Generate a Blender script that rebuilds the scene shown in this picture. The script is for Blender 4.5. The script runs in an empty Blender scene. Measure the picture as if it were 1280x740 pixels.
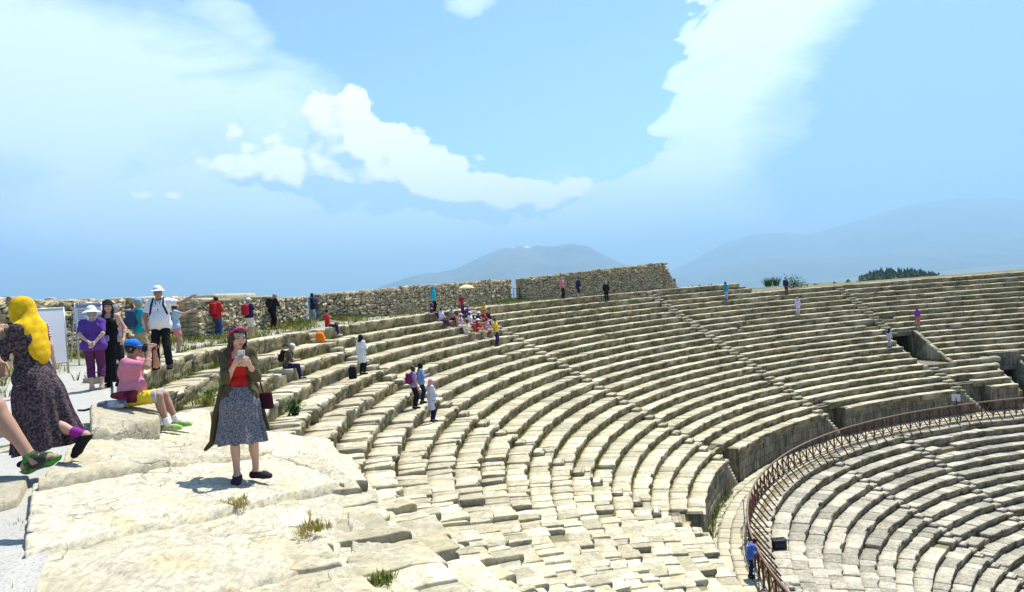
import bpy, math, random, numpy as np
from math import radians as RAD, sin, cos, pi

random.seed(7)
scene = bpy.context.scene
COL = scene.collection
# ------------------------------------------------------------------ basic numbers (metres)
F_PX, PITCH, ROLL = 953.08, 0.011050, 0.075035          # lens in photo pixels, tilt down, roll
CX, CY, R0 = 41.3287, 26.5417, 50.6435                   # centre of the theatre, radius of the rim step
EYE, RUN, RISE, NROW = 1.3058, 0.78194, 0.44738, 21
RP = R0 - NROW * RUN                                     # radius of the podium edge
ZP = -NROW * RISE
ZW = ZP - 1.966                                          # level of the walkway
RR = RP - 1.83                                           # radius of the railing
STAIRS = [100.9, 124.9, 150.4, 172.1]
SUN_AZ, SUN_EL = 36.0, 65.0

# ------------------------------------------------------------------ helpers: placing
def pix(x, y):
    """direction of the sight line through a point of the photograph (metres per metre of depth)"""
    X, Y = x - 640.0, y - 370.0
    c, s = cos(ROLL), sin(ROLL)
    a, b = X * c - Y * s, X * s + Y * c
    u = -b / F_PX
    cp, sp = cos(PITCH), sin(PITCH)
    return np.array([a / F_PX, cp + u * sp, -sp + u * cp])
def at_z(x, y, z):
    d = pix(x, y); t = (z - EYE) / d[2]
    return np.array([0, 0, EYE]) + d * t
def at_depth(x, y, t):
    return np.array([0, 0, EYE]) + pix(x, y) * t
def at_r(x, y, r, far=True):
    d = pix(x, y); a = d[0]**2 + d[1]**2; b = -2 * (d[0] * CX + d[1] * CY); c = CX**2 + CY**2 - r * r
    q = math.sqrt(max(0, b * b - 4 * a * c))
    t = (-b + q) / (2 * a) if far else (-b - q) / (2 * a)
    return np.array([0, 0, EYE]) + d * t
def on_rows(x, y, back=.38, row=False):
    """point on the stepped seating under a point of the photograph"""
    best = None
    for i in range(0, 22):
        P = at_r(x, y, R0 - i * RUN + back); z = -i * RISE + (.10 if i == 0 else 0)
        e = abs(P[2] - z)
        if best is None or e < best[0]: best = (e, i, np.array([P[0], P[1], z]))
    return (best[2], best[1]) if row else best[2]
def pol(r, th, z=0.0):
    return np.array([CX + r * cos(RAD(th)), CY + r * sin(RAD(th)), z])
def r_th(P):
    return math.hypot(P[0] - CX, P[1] - CY), math.degrees(math.atan2(P[1] - CY, P[0] - CX)) % 360

# ------------------------------------------------------------------ helpers: noise
def _hash(ix, iy, iz, seed):
    h = (ix * 374761393 + iy * 668265263 + iz * 2147483647 + seed * 974711) & 0xFFFFFFFF
    h = ((h ^ (h >> 13)) * 1274126177) & 0xFFFFFFFF
    h = ((h ^ (h >> 16)) * 2246822519) & 0xFFFFFFFF
    return ((h ^ (h >> 15)) & 0xFFFFFF) / float(0xFFFFFF)
def vnoise(P, freq=1.0, seed=0):
    Q = np.asarray(P, float) * freq + 1000.0
    I = np.floor(Q).astype(np.int64); Fr = Q - I
    Fr = Fr * Fr * (3 - 2 * Fr)
    out = 0
    for dx in (0, 1):
        wx = Fr[..., 0] if dx else 1 - Fr[..., 0]
        for dy in (0, 1):
            wy = Fr[..., 1] if dy else 1 - Fr[..., 1]
            for dz in (0, 1):
                wz = Fr[..., 2] if dz else 1 - Fr[..., 2]
                out = out + wx * wy * wz * _hash(I[..., 0] + dx, I[..., 1] + dy, I[..., 2] + dz, seed)
    return out * 2 - 1
def fbm(P, freq=1.0, octv=4, seed=0):
    o, a, s = 0, 1.0, 0
    for k in range(octv):
        o = o + a * vnoise(P, freq * 2**k, seed + k); s += a; a *= .5
    return o / s

# ------------------------------------------------------------------ helpers: meshes
def link(o, parent=None):
    COL.objects.link(o)
    if parent is not None: o.parent = parent
    return o
def mesh_np(name, V, faces, mat=None, parent=None, smooth=True, loc=None, rand=None):
    """V (n,3); faces: list of integer arrays (m,k)"""
    V = np.asarray(V, np.float32).reshape(-1, 3)
    me = bpy.data.meshes.new(name)
    faces = [np.asarray(f, np.int32) for f in faces if len(f)]
    nl = sum(f.size for f in faces); nf = sum(len(f) for f in faces)
    me.vertices.add(len(V)); me.vertices.foreach_set('co', V.ravel())
    me.loops.add(nl); me.loops.foreach_set('vertex_index', np.concatenate([f.ravel() for f in faces]))
    me.polygons.add(nf)
    st = np.concatenate([np.full(len(f), f.shape[1]) for f in faces])
    me.polygons.foreach_set('loop_start', np.concatenate([[0], np.cumsum(st)[:-1]]).astype(np.int32))
    me.polygons.foreach_set('use_smooth', np.full(nf, smooth, bool))
    if rand is not None:
        rand = np.asarray(rand, np.float32)
        at = me.attributes.new('rnd', 'FLOAT', 'POINT'); at.data.foreach_set('value', np.ascontiguousarray(rand[:, 0] if rand.ndim == 2 else rand))
        if rand.ndim == 2:
            at = me.attributes.new('crust_shade', 'FLOAT', 'POINT'); at.data.foreach_set('value', np.ascontiguousarray(rand[:, 1]))
    me.update(calc_edges=True); me.validate()
    if mat is not None: me.materials.append(mat)
    o = bpy.data.objects.new(name, me)
    if loc is not None: o.location = loc
    return link(o, parent)
def tag(o, label=None, cat=None, group=None, kind=None):
    if label: o['label'] = label
    if cat: o['category'] = cat
    if group: o['group'] = group
    if kind: o['kind'] = kind
    return o
def empty(name, loc=(0, 0, 0), rz=0.0, parent=None):
    o = bpy.data.objects.new(name, None); o.location = tuple(float(c) for c in loc); o.rotation_euler = (0, 0, rz)
    o.empty_display_size = .2
    return link(o, parent)

class MB:
    """collects simple shapes into one mesh"""
    def __init__(s): s.V = []; s.F = []; s.n = 0; s.R = []
    def add(s, V, faces, rnd=None):
        V = np.asarray(V, float).reshape(-1, 3)
        s.V.append(V); s.R.append(np.full(len(V), random.random() if rnd is None else rnd))
        for f in faces: s.F.append(np.asarray(f, int) + s.n)
        s.n += len(V)
    def tube(s, pts, rad, n=8, cap=True):
        pts = np.asarray(pts, float); m = len(pts)
        rad = np.full(m, rad) if np.isscalar(rad) else np.asarray(rad, float)
        T = np.gradient(pts, axis=0); T /= np.linalg.norm(T, axis=1)[:, None] + 1e-12
        up = np.array([0, 0, 1.0]) if abs(T[0, 2]) < .9 else np.array([1.0, 0, 0])
        V = []
        for k in range(m):
            a = np.cross(T[k], up); a /= np.linalg.norm(a) + 1e-12; b = np.cross(a, T[k]); up = b
            ph = np.linspace(0, 2 * pi, n, endpoint=False)
            V.append(pts[k] + rad[k] * (np.cos(ph)[:, None] * a + np.sin(ph)[:, None] * b))
        V = np.concatenate(V); q = []
        for k in range(m - 1):
            for j in range(n):
                q.append([k * n + j, k * n + (j + 1) % n, (k + 1) * n + (j + 1) % n, (k + 1) * n + j])
        f = [np.array(q)]
        if cap: f += [np.array([list(range(n))[::-1]]), np.array([[(m - 1) * n + j for j in range(n)]])]
        s.add(V, f)
    def box(s, c, sz, ax=None, bev=0.0):
        """box of half sizes sz round c; ax = 3x3 axes as rows; bev = width of the cut edges"""
        ax = np.eye(3) if ax is None else np.asarray(ax, float)
        sz = np.asarray(sz, float); c = np.asarray(c, float)
        if bev <= 0:
            L = np.array([[x, y, z] for x in (-1, 1) for y in (-1, 1) for z in (-1, 1)], float) * sz
            f = [[0, 1, 3, 2], [4, 6, 7, 5], [0, 4, 5, 1], [2, 3, 7, 6], [0, 2, 6, 4], [1, 5, 7, 3]]
            s.add(c + L @ ax, [np.array(f)]); return
        V, Fq = round_box(sz, bev, 1)
        s.add(c + V @ ax, [Fq])
    def build(s, name, mat, parent=None, smooth=False, loc=None):
        V = np.concatenate(s.V)
        by = {}
        for f in s.F: by.setdefault(f.shape[1], []).append(f)
        return mesh_np(name, V, [np.concatenate(v) for v in by.values()], mat, parent, smooth, loc, np.concatenate([r if r.ndim == 2 else np.stack([r, 0 * r], -1) for r in s.R]))
_rb = {}
def cube_grid(n, m, k):
    """surface grid of a unit cube, n,m,k cells along x,y,z -> verts in [-1,1], quads (shared verts)"""
    key = (n, m, k)
    if key in _rb: return _rb[key]
    idx = {}; V = []; Q = []
    def v(a, b, c):
        t = (a, b, c)
        if t not in idx:
            idx[t] = len(V); V.append((2 * a / n - 1, 2 * b / m - 1, 2 * c / k - 1))
        return idx[t]
    for a in range(n):
        for b in range(m):
            Q.append([v(a, b, k), v(a + 1, b, k), v(a + 1, b + 1, k), v(a, b + 1, k)])
            Q.append([v(a, b, 0), v(a, b + 1, 0), v(a + 1, b + 1, 0), v(a + 1, b, 0)])
    for a in range(n):
        for c in range(k):
            Q.append([v(a, 0, c), v(a + 1, 0, c), v(a + 1, 0, c + 1), v(a, 0, c + 1)])
            Q.append([v(a, m, c), v(a, m, c + 1), v(a + 1, m, c + 1), v(a + 1, m, c)])
    for b in range(m):
        for c in range(k):
            Q.append([v(0, b, c), v(0, b, c + 1), v(0, b + 1, c + 1), v(0, b + 1, c)])
            Q.append([v(n, b, c), v(n, b + 1, c), v(n, b + 1, c + 1), v(n, b, c + 1)])
    _rb[key] = (np.array(V, float), np.array(Q, int)); return _rb[key]
def round_box(sz, bev, seg=1):
    V, Q = cube_grid(3, 3, 3)
    V = V.copy(); sz = np.asarray(sz, float)
    P = np.zeros_like(V)
    for a in range(3):
        t = V[:, a]
        P[:, a] = np.where(np.abs(t) > .9, np.sign(t) * sz[a], np.sign(t) * (sz[a] - bev) )
    # pull edges and corners in
    on = (np.abs(V) > .9).sum(1)
    for a in range(3):
        m = (on >= 2) & (np.abs(V[:, a]) > .9)
        P[m, a] -= np.sign(P[m, a]) * bev * np.where(on[m] == 3, .42, .29)
    return P, Q
def rough_block(corners, n, amp, freq, rnd, seed, bulge=.03, chip=.0):
    """stone block from 8 corners (bottom 0-3, top 4-7, same order), finely split, edges rounded, surface worn"""
    V, Q = cube_grid(*n)
    c = np.asarray(corners, float)
    # rounding: blend toward rounded cube in param space, edge radius = rnd metres
    L = [np.linalg.norm(c[1] - c[0]), np.linalg.norm(c[3] - c[0]), np.linalg.norm(c[4] - c[0])]
    W = V.copy()
    rr = np.array([min(.9, 2 * rnd / max(l, 1e-6)) for l in L])
    inner = np.clip(W, -1 + rr, 1 - rr)
    d = (W - inner) / rr
    ln = np.linalg.norm(d, axis=1, keepdims=True)
    mx = np.abs(d).max(1, keepdims=True)
    d = np.where(ln > 1e-9, d / np.maximum(ln, 1e-9) * mx, 0)
    W = inner + d * rr
    u, v, w = [(W[:, k:k + 1] + 1) / 2 for k in range(3)]
    bot = (1 - u) * (1 - v) * c[0] + u * (1 - v) * c[1] + u * v * c[2] + (1 - u) * v * c[3]
    top = (1 - u) * (1 - v) * c[4] + u * (1 - v) * c[5] + u * v * c[6] + (1 - u) * v * c[7]
    P = bot * (1 - w) + top * w
    ctr = P.mean(0)
    N = P - ctr; N[:, 2] *= 2.2; N /= np.linalg.norm(N, axis=1)[:, None] + 1e-9
    face_top = (V[:, 2] > .99)
    N[face_top] = N[face_top] * .25 + np.array([0, 0, .75])
    h = fbm(P, freq, 4, seed) * amp + fbm(P * np.array([1, 1, 1]), freq * .35, 2, seed + 9) * amp * 1.3
    if chip > 0:
        cn = fbm(P, 2.3, 3, seed + 21)
        edge = 1 - np.clip((1 - np.sort(np.abs(V), axis=1)[:, 1]) / .25, 0, 1)
        h = h - chip * edge * np.clip(cn - .05, 0, 1) * 2
    return P + N * h[:, None], Q

# ------------------------------------------------------------------ helpers: materials
def new_mat(name):
    m = bpy.data.materials.new(name); m.use_nodes = True
    nt = m.node_tree; nt.nodes.clear()
    out = nt.nodes.new('ShaderNodeOutputMaterial'); b = nt.nodes.new('ShaderNodeBsdfPrincipled')
    nt.links.new(b.outputs[0], out.inputs[0])
    b.inputs['Roughness'].default_value = .85
    b.inputs['Specular IOR Level'].default_value = .25
    return m, nt, b
def N(nt, typ, **kw):
    n = nt.nodes.new('ShaderNode' + typ)
    for k, v in kw.items():
        if k.startswith('i_'):
            key = k[2:]
            key = int(key) if key.isdigit() else key.replace('_', ' ')
            n.inputs[key].default_value = v
        else: setattr(n, k, v)
    return n
def ramp(nt, fac, stops):
    r = nt.nodes.new('ShaderNodeValToRGB'); e = r.color_ramp.elements
    while len(e) < len(stops): e.new(.5)
    for k, (p, c) in enumerate(stops):
        e[k].position = p; e[k].color = (c[0], c[1], c[2], 1) if not np.isscalar(c) else (c, c, c, 1)
    if fac is not None: nt.links.new(fac, r.inputs[0])
    return r.outputs[0]
def mixc(nt, fac, a, b, mode='MIX'):
    m = nt.nodes.new('ShaderNodeMix'); m.data_type = 'RGBA'; m.blend_type = mode; m.clamp_factor = True
    for sock, v in ((m.inputs[0], fac), (m.inputs[6], a), (m.inputs[7], b)):
        if hasattr(v, 'is_linked'): nt.links.new(v, sock)
        elif np.isscalar(v): sock.default_value = v if sock.type == 'VALUE' else (v, v, v, 1)
        else: sock.default_value = (v[0], v[1], v[2], 1)
    return m.outputs[2]
def mth(nt, op, a, b=None, c=None, clamp=False):
    m = nt.nodes.new('ShaderNodeMath'); m.operation = op; m.use_clamp = clamp
    for k, v in enumerate((a, b, c)):
        if v is None: continue
        if hasattr(v, 'is_linked'): nt.links.new(v, m.inputs[k])
        else: m.inputs[k].default_value = v
    return m.outputs[0]
def noise(nt, vec, scale, detail=4, rough=.55, dist=0.0):
    n = N(nt, 'TexNoise', i_Scale=scale, i_Detail=detail, i_Roughness=rough, i_Distortion=dist)
    if vec is not None: nt.links.new(vec, n.inputs['Vector'])
    return n.outputs[0]
def mapping(nt, vec, scale=(1, 1, 1), rot=(0, 0, 0)):
    m = N(nt, 'Mapping'); m.inputs['Scale'].default_value = scale; m.inputs['Rotation'].default_value = rot
    nt.links.new(vec, m.inputs[0]); return m.outputs[0]
def bump(nt, bsdf, h, strength=.4, dist=.02):
    b = N(nt, 'Bump', i_Strength=strength, i_Distance=dist)
    nt.links.new(h, b.inputs['Height']); nt.links.new(b.outputs[0], bsdf.inputs['Normal'])
def geo_pos(nt):
    return N(nt, 'NewGeometry').outputs['Position']
def obj_pos(nt):
    return N(nt, 'TexCoord').outputs['Object']

def stone_mat(name, light, dark, ochre, grey_amt=.5, ochre_amt=.35, streak=0.0, scale=1.0, bumpd=.02, pits=.5, patina_shade=.95, cracks=0.0):
    """weathered limestone: tone per block, grey lichen patches, ochre patches, dark pits, lichen with riser shade painted in"""
    m, nt, b = new_mat(name)
    p = geo_pos(nt)
    rnd = N(nt, 'Attribute', attribute_name='rnd').outputs['Fac']      # tone of the block
    pat_shade = N(nt, 'Attribute', attribute_name='crust_shade').outputs['Fac']    # lichen on unwalked faces, darkened to paint in the risers' shade
    n1 = noise(nt, p, .9 * scale, 5, .6); n2 = noise(nt, p, 4.6 * scale, 7, .70, .4); n3 = noise(nt, p, 17 * scale, 5, .65)
    n4 = noise(nt, mapping(nt, p, (1, 1, 2.5)), 1.9 * scale, 5, .62, .3)
    base = mixc(nt, ramp(nt, rnd, [(0, 0), (1, 1)]), light, tuple(c * .70 for c in light))
    base = mixc(nt, mth(nt, 'MULTIPLY', ramp(nt, n4, [(.50, 0), (.66, 1)]), ochre_amt), base, ochre)
    gm = mth(nt, 'ADD', n2, mth(nt, 'MULTIPLY', mth(nt, 'SUBTRACT', rnd, .5), .16))
    base = mixc(nt, mth(nt, 'MULTIPLY', ramp(nt, gm, [(.45, 0), (.62, 1)]), grey_amt), base, dark)
    base = mixc(nt, mth(nt, 'MULTIPLY', ramp(nt, n1, [(.52, 0), (.72, 1)]), grey_amt * .6), base, tuple(c * .8 for c in dark))
    if patina_shade > 0:
        base = mixc(nt, mth(nt, 'MULTIPLY', mth(nt, 'MULTIPLY', pat_shade, ramp(nt, n2, [(.32, .6), (.5, 1)])), patina_shade), base, mixc(nt, ramp(nt, n4, [(.4, 0), (.62, 1)]), (.055, .046, .022), (.17, .125, .042)))
    if streak > 0:
        ns = noise(nt, mapping(nt, p, (2.2, 2.2, .25)), 2.2, 5, .6)
        base = mixc(nt, mth(nt, 'MULTIPLY', ramp(nt, ns, [(.42, 0), (.62, 1)]), streak), base, (.045, .04, .03))
    base = mixc(nt, mth(nt, 'MULTIPLY', ramp(nt, n3, [(.55, 0), (.68, 1)]), pits), base, tuple(c * .5 for c in dark))
    ck = None
    if cracks > 0:
        wv = nt.nodes.new('ShaderNodeVectorMath'); wv.operation = 'MULTIPLY_ADD'; nn = N(nt, 'TexNoise', i_Scale=2.5, i_Detail=5.0); nt.links.new(p, nn.inputs['Vector'])
        nt.links.new(nn.outputs['Color'], wv.inputs[0]); wv.inputs[1].default_value = (.55, .55, .55); nt.links.new(p, wv.inputs[2])
        v1 = N(nt, 'TexVoronoi', feature='DISTANCE_TO_EDGE', i_Scale=1.0); nt.links.new(mapping(nt, wv.outputs[0], (2.4, .75, 1.5), (0, 0, RAD(33))), v1.inputs['Vector'])
        gate = ramp(nt, noise(nt, p, 1.1, 3, .6), [(.46, 0), (.56, 1)])
        ck = mth(nt, 'MULTIPLY', ramp(nt, v1.outputs['Distance'], [(.0, 1), (.018, 0)]), gate)
        base = mixc(nt, mth(nt, 'MULTIPLY', ck, cracks), base, (.10, .085, .05))
        sp_ = noise(nt, mapping(nt, p, (9, 2.2, 6), (0, 0, RAD(33))), 3.2, 6, .7)
        base = mixc(nt, mth(nt, 'MULTIPLY', ramp(nt, sp_, [(.46, 0), (.62, 1)]), .72), base, tuple(x * .78 for x in dark))
    nt.links.new(base, b.inputs['Base Color'])
    b.inputs['Roughness'].default_value = .92; b.inputs['Specular IOR Level'].default_value = .12
    h = mth(nt, 'ADD', mth(nt, 'MULTIPLY', n2, .7), mth(nt, 'MULTIPLY', n3, .35))
    if cracks > 0: h = mth(nt, 'ADD', mth(nt, 'SUBTRACT', h, mth(nt, 'MULTIPLY', ck, .9)), mth(nt, 'MULTIPLY', sp_, .6))
    bump(nt, b, h, .75, bumpd)
    return m
def plain_mat(name, col, rough=.8, var=.15, scale=20, metal=0.0, spec=.3, bumps=.15):
    m, nt, b = new_mat(name)
    n = noise(nt, obj_pos(nt), scale, 4, .6)
    c = mixc(nt, n, tuple(x * (1 - var) for x in col), tuple(min(1, x * (1 + var)) for x in col))
    nt.links.new(c, b.inputs['Base Color'])
    b.inputs['Roughness'].default_value = rough; b.inputs['Metallic'].default_value = metal
    b.inputs['Specular IOR Level'].default_value = spec
    if bumps: bump(nt, b, n, bumps, .004)
    return m
# ================================================================== materials of the place
M = {}
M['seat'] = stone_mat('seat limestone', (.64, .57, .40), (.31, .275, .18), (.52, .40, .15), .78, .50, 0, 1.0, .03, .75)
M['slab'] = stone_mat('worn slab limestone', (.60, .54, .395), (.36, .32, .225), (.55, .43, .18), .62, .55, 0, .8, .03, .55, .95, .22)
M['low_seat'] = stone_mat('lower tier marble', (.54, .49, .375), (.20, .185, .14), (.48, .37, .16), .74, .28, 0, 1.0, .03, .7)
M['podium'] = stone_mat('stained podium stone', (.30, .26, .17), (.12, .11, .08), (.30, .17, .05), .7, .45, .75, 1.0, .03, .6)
M['paving'] = stone_mat('walkway paving', (.54, .49, .35), (.36, .32, .24), (.55, .45, .22), .45, .4, 0, 1.2, .02, .5)
M['rubble'] = stone_mat('rubble wall stone', (.54, .45, .285), (.24, .205, .135), (.46, .33, .13), .6, .45, 0, 1.3, .03, .6)
M['mortar'] = plain_mat('wall core', (.14, .115, .07), .95, .3, 3)
M['earth'] = plain_mat('earth between blocks', (.22, .185, .095), .95, .35, 2)
M['rust'] = plain_mat('rusty brown steel', (.115, .050, .024), .7, .45, 8, .2, .3)
M['rail_top'] = plain_mat('worn rail', (.22, .135, .085), .6, .3, 6, .1, .3)
M['blue_steel'] = plain_mat('blue painted steel', (.02, .05, .22), .5, .2, 8)

def grass_material():
    m, nt, b = new_mat('grass blades')
    r = N(nt, 'Attribute', attribute_name='rnd').outputs['Fac']
    c = ramp(nt, r, [(0, (.06, .11, .012)), (.45, (.14, .18, .022)), (.75, (.30, .27, .055)), (1, (.42, .34, .12))])
    nt.links.new(c, b.inputs['Base Color']); b.inputs['Roughness'].default_value = .7
    return m
M['grass'] = grass_material()

# ================================================================== stepped seating made of separate blocks
def smooth(a, b, x):
    t = np.clip((np.asarray(x, float) - a) / (b - a), 0, 1); return t * t * (3 - 2 * t)
def lift(i, th):
    """near the end of the cavea the steps are worn down to a platform: how far they stand above the regular step"""
    if i == 0: return .10 + 0 * np.asarray(th, float)
    w = smooth(193, 202, th) * (1 - smooth(4.5, 10, i))
    zs = -.05 - .19 * np.maximum(0, i - .9)
    return w * (zs + i * RISE)
def ruin(th): return smooth(165, 190, th)

def arc_blocks(Re, z, run, rise, spans, len_m, seed, deep=None, lift_fn=None, ruin_fn=None, gap=.008, skip=1.0, jit=1.0, back=.10, nosing=True, lens=None):
    """blocks along one step; spans = [(th0, th1)] in degrees. Returns V, faces, rnd"""
    rng = np.random.default_rng(seed)
    groups = {}
    for (a, b) in spans:
        t = min(a, b); end = max(a, b)
        while t < end - 1e-6:
            ru = float(ruin_fn(t)) if ruin_fn else .15
            L = rng.uniform(*len_m) * (1 - .42 * ru)
            if rng.random() < .15: L *= .55
            d = math.degrees(L / Re)
            t2 = t + d
            if end - t2 < d * .35: t2 = end
            t2 = min(t2, end)
            P = pol(Re, (t + t2) / 2, z); dist = math.hypot(P[0], P[1])
            lod = 2 if dist < 16 else 1 if dist < 34 else 0
            if rng.random() > (.008 + .045 * ru) * skip:
                groups.setdefault(lod, []).append((t, t2, rng.normal(0, .010 + .020 * ru) * jit, rng.normal(0, .014 + .036 * ru) * jit,
                               rng.normal(0, .010 + .022 * ru), rng.normal(0, .006 + .016 * ru), rng.random()))
            t = t2
    VV, QQ, CC, RN, PT = [], [], [], [], []; n0 = 0
    for lod, B in groups.items():
        B = np.array(B)
        h = rise
        prof = [(run + back, -.015), (run * .75, -.002), (run * .5, 0), (run * .25, 0), (.10, -.002), (.028, -.006), (.008, -.018), (.001, -.040), (0, -.11)]
        if nosing: prof += [(.015, -.17), (.060, -.205), (.085, -.28)]
        else: prof += [(.004, -.2)]
        prof += [(.088, -h * .8), (.08, -h - .06)]
        if lod == 2:
            q = [prof[0]]
            for k in range(1, len(prof)):
                m = 3 if abs(prof[k][0] - prof[k - 1][0]) > .12 else 2
                for s in range(1, m + 1):
                    q.append(tuple(prof[k - 1][c] + (prof[k][c] - prof[k - 1][c]) * s / m for c in (0, 1)))
            prof = q
        prof.append((run + back, -h - .06))
        prof = np.array(prof); K = len(prof)
        ts = {0: [0, .06, .5, .94, 1], 1: [0, .03, .12, .35, .65, .88, .97, 1], 2: [0, .012, .05, .12, .2, .3, .4, .5, .6, .7, .8, .88, .95, .988, 1]}[lod]
        ts = np.array(ts); S = len(ts)
        nb = len(B)
        dth = B[:, 1] - B[:, 0]
        g = np.degrees(gap / Re)
        th = (B[:, 0] + g)[:, None] + (dth - 2 * g)[:, None] * ts[None]                      # nb,S
        endf = np.minimum(ts, 1 - ts) * 1.0
        drop = np.where(endf < 1e-9, .012, 0.0)                                             # cut edges at the ends
        inn = np.where(endf < 1e-9, .014, 0.0)
        r = Re + prof[None, None, :, 0] + B[:, 3][:, None, None] + np.zeros((nb, S, 1))
        zz = z + prof[None, None, :, 1] + B[:, 2][:, None, None] + np.zeros((nb, S, 1))
        top = (prof[:, 1] > -.03)[None, None]
        zz = zz - drop[None, :, None] * (prof[:, 1] > -.15)[None, None]
        r = r + inn[None, :, None] * (prof[:, 0] < .05)[None, None]
        zz = zz + (B[:, 4][:, None, None] * (ts - .5)[None, :, None] * 1.0) + B[:, 5][:, None, None] * (prof[:, 0] / run - .5)[None, None]
        if deep is not None:
            low = (prof[:, 1] < -h)[None, None]
            thm = (B[:, 0] + B[:, 1]) / 2
            zz = zz - low * deep(thm)[:, None, None]
        if lift_fn is not None:
            zz = zz + lift_fn((B[:, 0] + B[:, 1]) / 2)[:, None, None]
        T = np.radians(th)[:, :, None] + np.zeros((1, 1, K))
        P = np.stack([CX + r * np.cos(T), CY + r * np.sin(T), zz], -1)
        # wear: uneven surface, broken edges
        amp = {0: .012, 1: .017, 2: .022}[lod]
        ru = ruin_fn((B[:, 0] + B[:, 1]) / 2)[:, None, None] if ruin_fn else .15
        nz = fbm(P, 2.2, 3 if lod else 2, seed)
        n2 = fbm(P, 5.5, 3 if lod else 1, seed + 3)
        edge = ((prof[:, 0] < .06) & (prof[:, 1] > -.2))[None, None]
        wear = np.clip(nz - .06, 0, 1) * edge * (.24 + .20 * ru)
        rad = np.stack([np.cos(T), np.sin(T), np.zeros_like(T)], -1)
        P = P + rad * (wear + n2 * amp * .8)[..., None]
        P[..., 2] += n2 * amp * 1.1 + nz * amp - wear * .5
        idx = n0 + np.arange(nb * S * K).reshape(nb, S, K)
        a = idx[:, :-1, :]; b2 = idx[:, 1:, :]
        q = np.stack([a, np.roll(a, -1, 2), np.roll(b2, -1, 2), b2], -1).reshape(-1, 4)
        QQ.append(q)
        CC.append((K, np.concatenate([idx[:, 0, ::-1], idx[:, -1, :]])))
        pv_ = np.clip((-prof[:, 1] - .012) / .035, 0, 1)[None, None] * np.clip(.75 + nz * .9, .15, 1)  # below the lip: lichen and painted riser shade, broken up by noise
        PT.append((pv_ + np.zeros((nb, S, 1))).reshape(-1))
        VV.append(P.reshape(-1, 3)); RN.append(np.repeat(B[:, 6], S * K)); n0 += nb * S * K
    if not VV: return None
    faces = [np.concatenate(QQ)] + [c for _, c in CC]
    return np.concatenate(VV), faces, np.stack([np.concatenate(RN), np.concatenate(PT)], -1)

def cut(a, b, holes):
    """span a..b without the holes"""
    out = [(a, b)]
    for h0, h1 in holes:
        nx = []
        for s, e in out:
            if h1 <= s or h0 >= e: nx.append((s, e)); continue
            if h0 > s: nx.append((s, h0))
            if h1 < e: nx.append((h1, e))
        out = nx
    return [x for x in out if x[1] - x[0] > .15]

STW = .42                                                   # half width of a stairway
VOM = dict(th0=97.6, th1=101.8, i0=12, i1=17)               # entrance cut into the seating
VOM2 = dict(th0=88.3, th1=92.5, i0=17, i1=21)
TH_MIN, TH_MAX = 62, 209
def section(name, label, th, r, z):
    o = empty(name, pol(r, th, z)); return tag(o, label, 'theatre seating', None, 'thing')
UPB = [TH_MIN] + STAIRS + [TH_MAX]
UPL = ['far upper seating section at the right picture edge, with a dark entrance near its foot',
       'upper seating section beside the sloping vomitory wall, green plants growing above its top rows',
       'upper seating section below the tall rubble wall with the slanting end',
       'upper seating section whose grassy top rows carry the tour group in bright clothes',
       'nearest upper seating section, bright broken blocks sloping down from the cream slabs']
UP = [section('upper_seating', UPL[k], (UPB[k] + UPB[k + 1]) / 2, RP, ZW) for k in range(5)]
STL = ['far stairway that climbs past the vomitory on the right', 'long stairway climbing to the slanting end of the tall rubble wall',
       'stairway climbing behind the sitting tour group in the middle of the seating', 'nearest stairway of broken steps beside the grey aisle blocks']
ST = [tag(empty('stairway', pol(RP + 3, t, ZW)), STL[k], 'stairway', None, 'thing') for k, t in enumerate(STAIRS)]
def loc(o): return np.array(o.location)
def put(mb, name, mat, parent, smooth=True):
    mb.V = [v - loc(parent) for v in mb.V]
    return mb.build(name, mat, parent, smooth)
for i in range(0, NROW + 1):
    Re = R0 - i * RUN; z = -i * RISE
    hw = math.degrees(STW / Re)
    top_end = 191.6 if i == 0 else 200.5 if i < 4 else TH_MAX
    for k in range(5):
        a, b = UPB[k] + (hw if k else 0), min(UPB[k + 1] - (hw if k < 4 else 0), top_end)
        holes = []
        if VOM['i0'] <= i <= VOM['i1']: holes.append((VOM['th0'], VOM['th1']))
        if VOM2['i0'] <= i <= VOM2['i1']: holes.append((VOM2['th0'], VOM2['th1']))
        if i < 2: holes.append((50, 112.5 if i == 0 else 111.6))
        if i == NROW: holes += [(t - 4.4, t) for t in STAIRS]       # the podium edge is notched beside each stairway
        if i == NROW - 1: holes += [(t - 3.2, t) for t in STAIRS]
        spans = cut(a, b, holes)
        if not spans: continue
        for n_, sp in enumerate(spans):
            out = arc_blocks(Re, z, RUN, RISE, [sp], (.75, 1.55) if k < 2 else (.5, 1.15), 100 + i + 31 * k + 997 * n_,
                             deep=lambda t, i=i: .55 * smooth(192, 198, t) + 0 * t,
                             lift_fn=lambda t, i=i: lift(i, t), ruin_fn=ruin)
            if out: mesh_np('seat_row', out[0] - loc(UP[k]), out[1], M['seat'], UP[k], True, rand=out[2])

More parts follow.
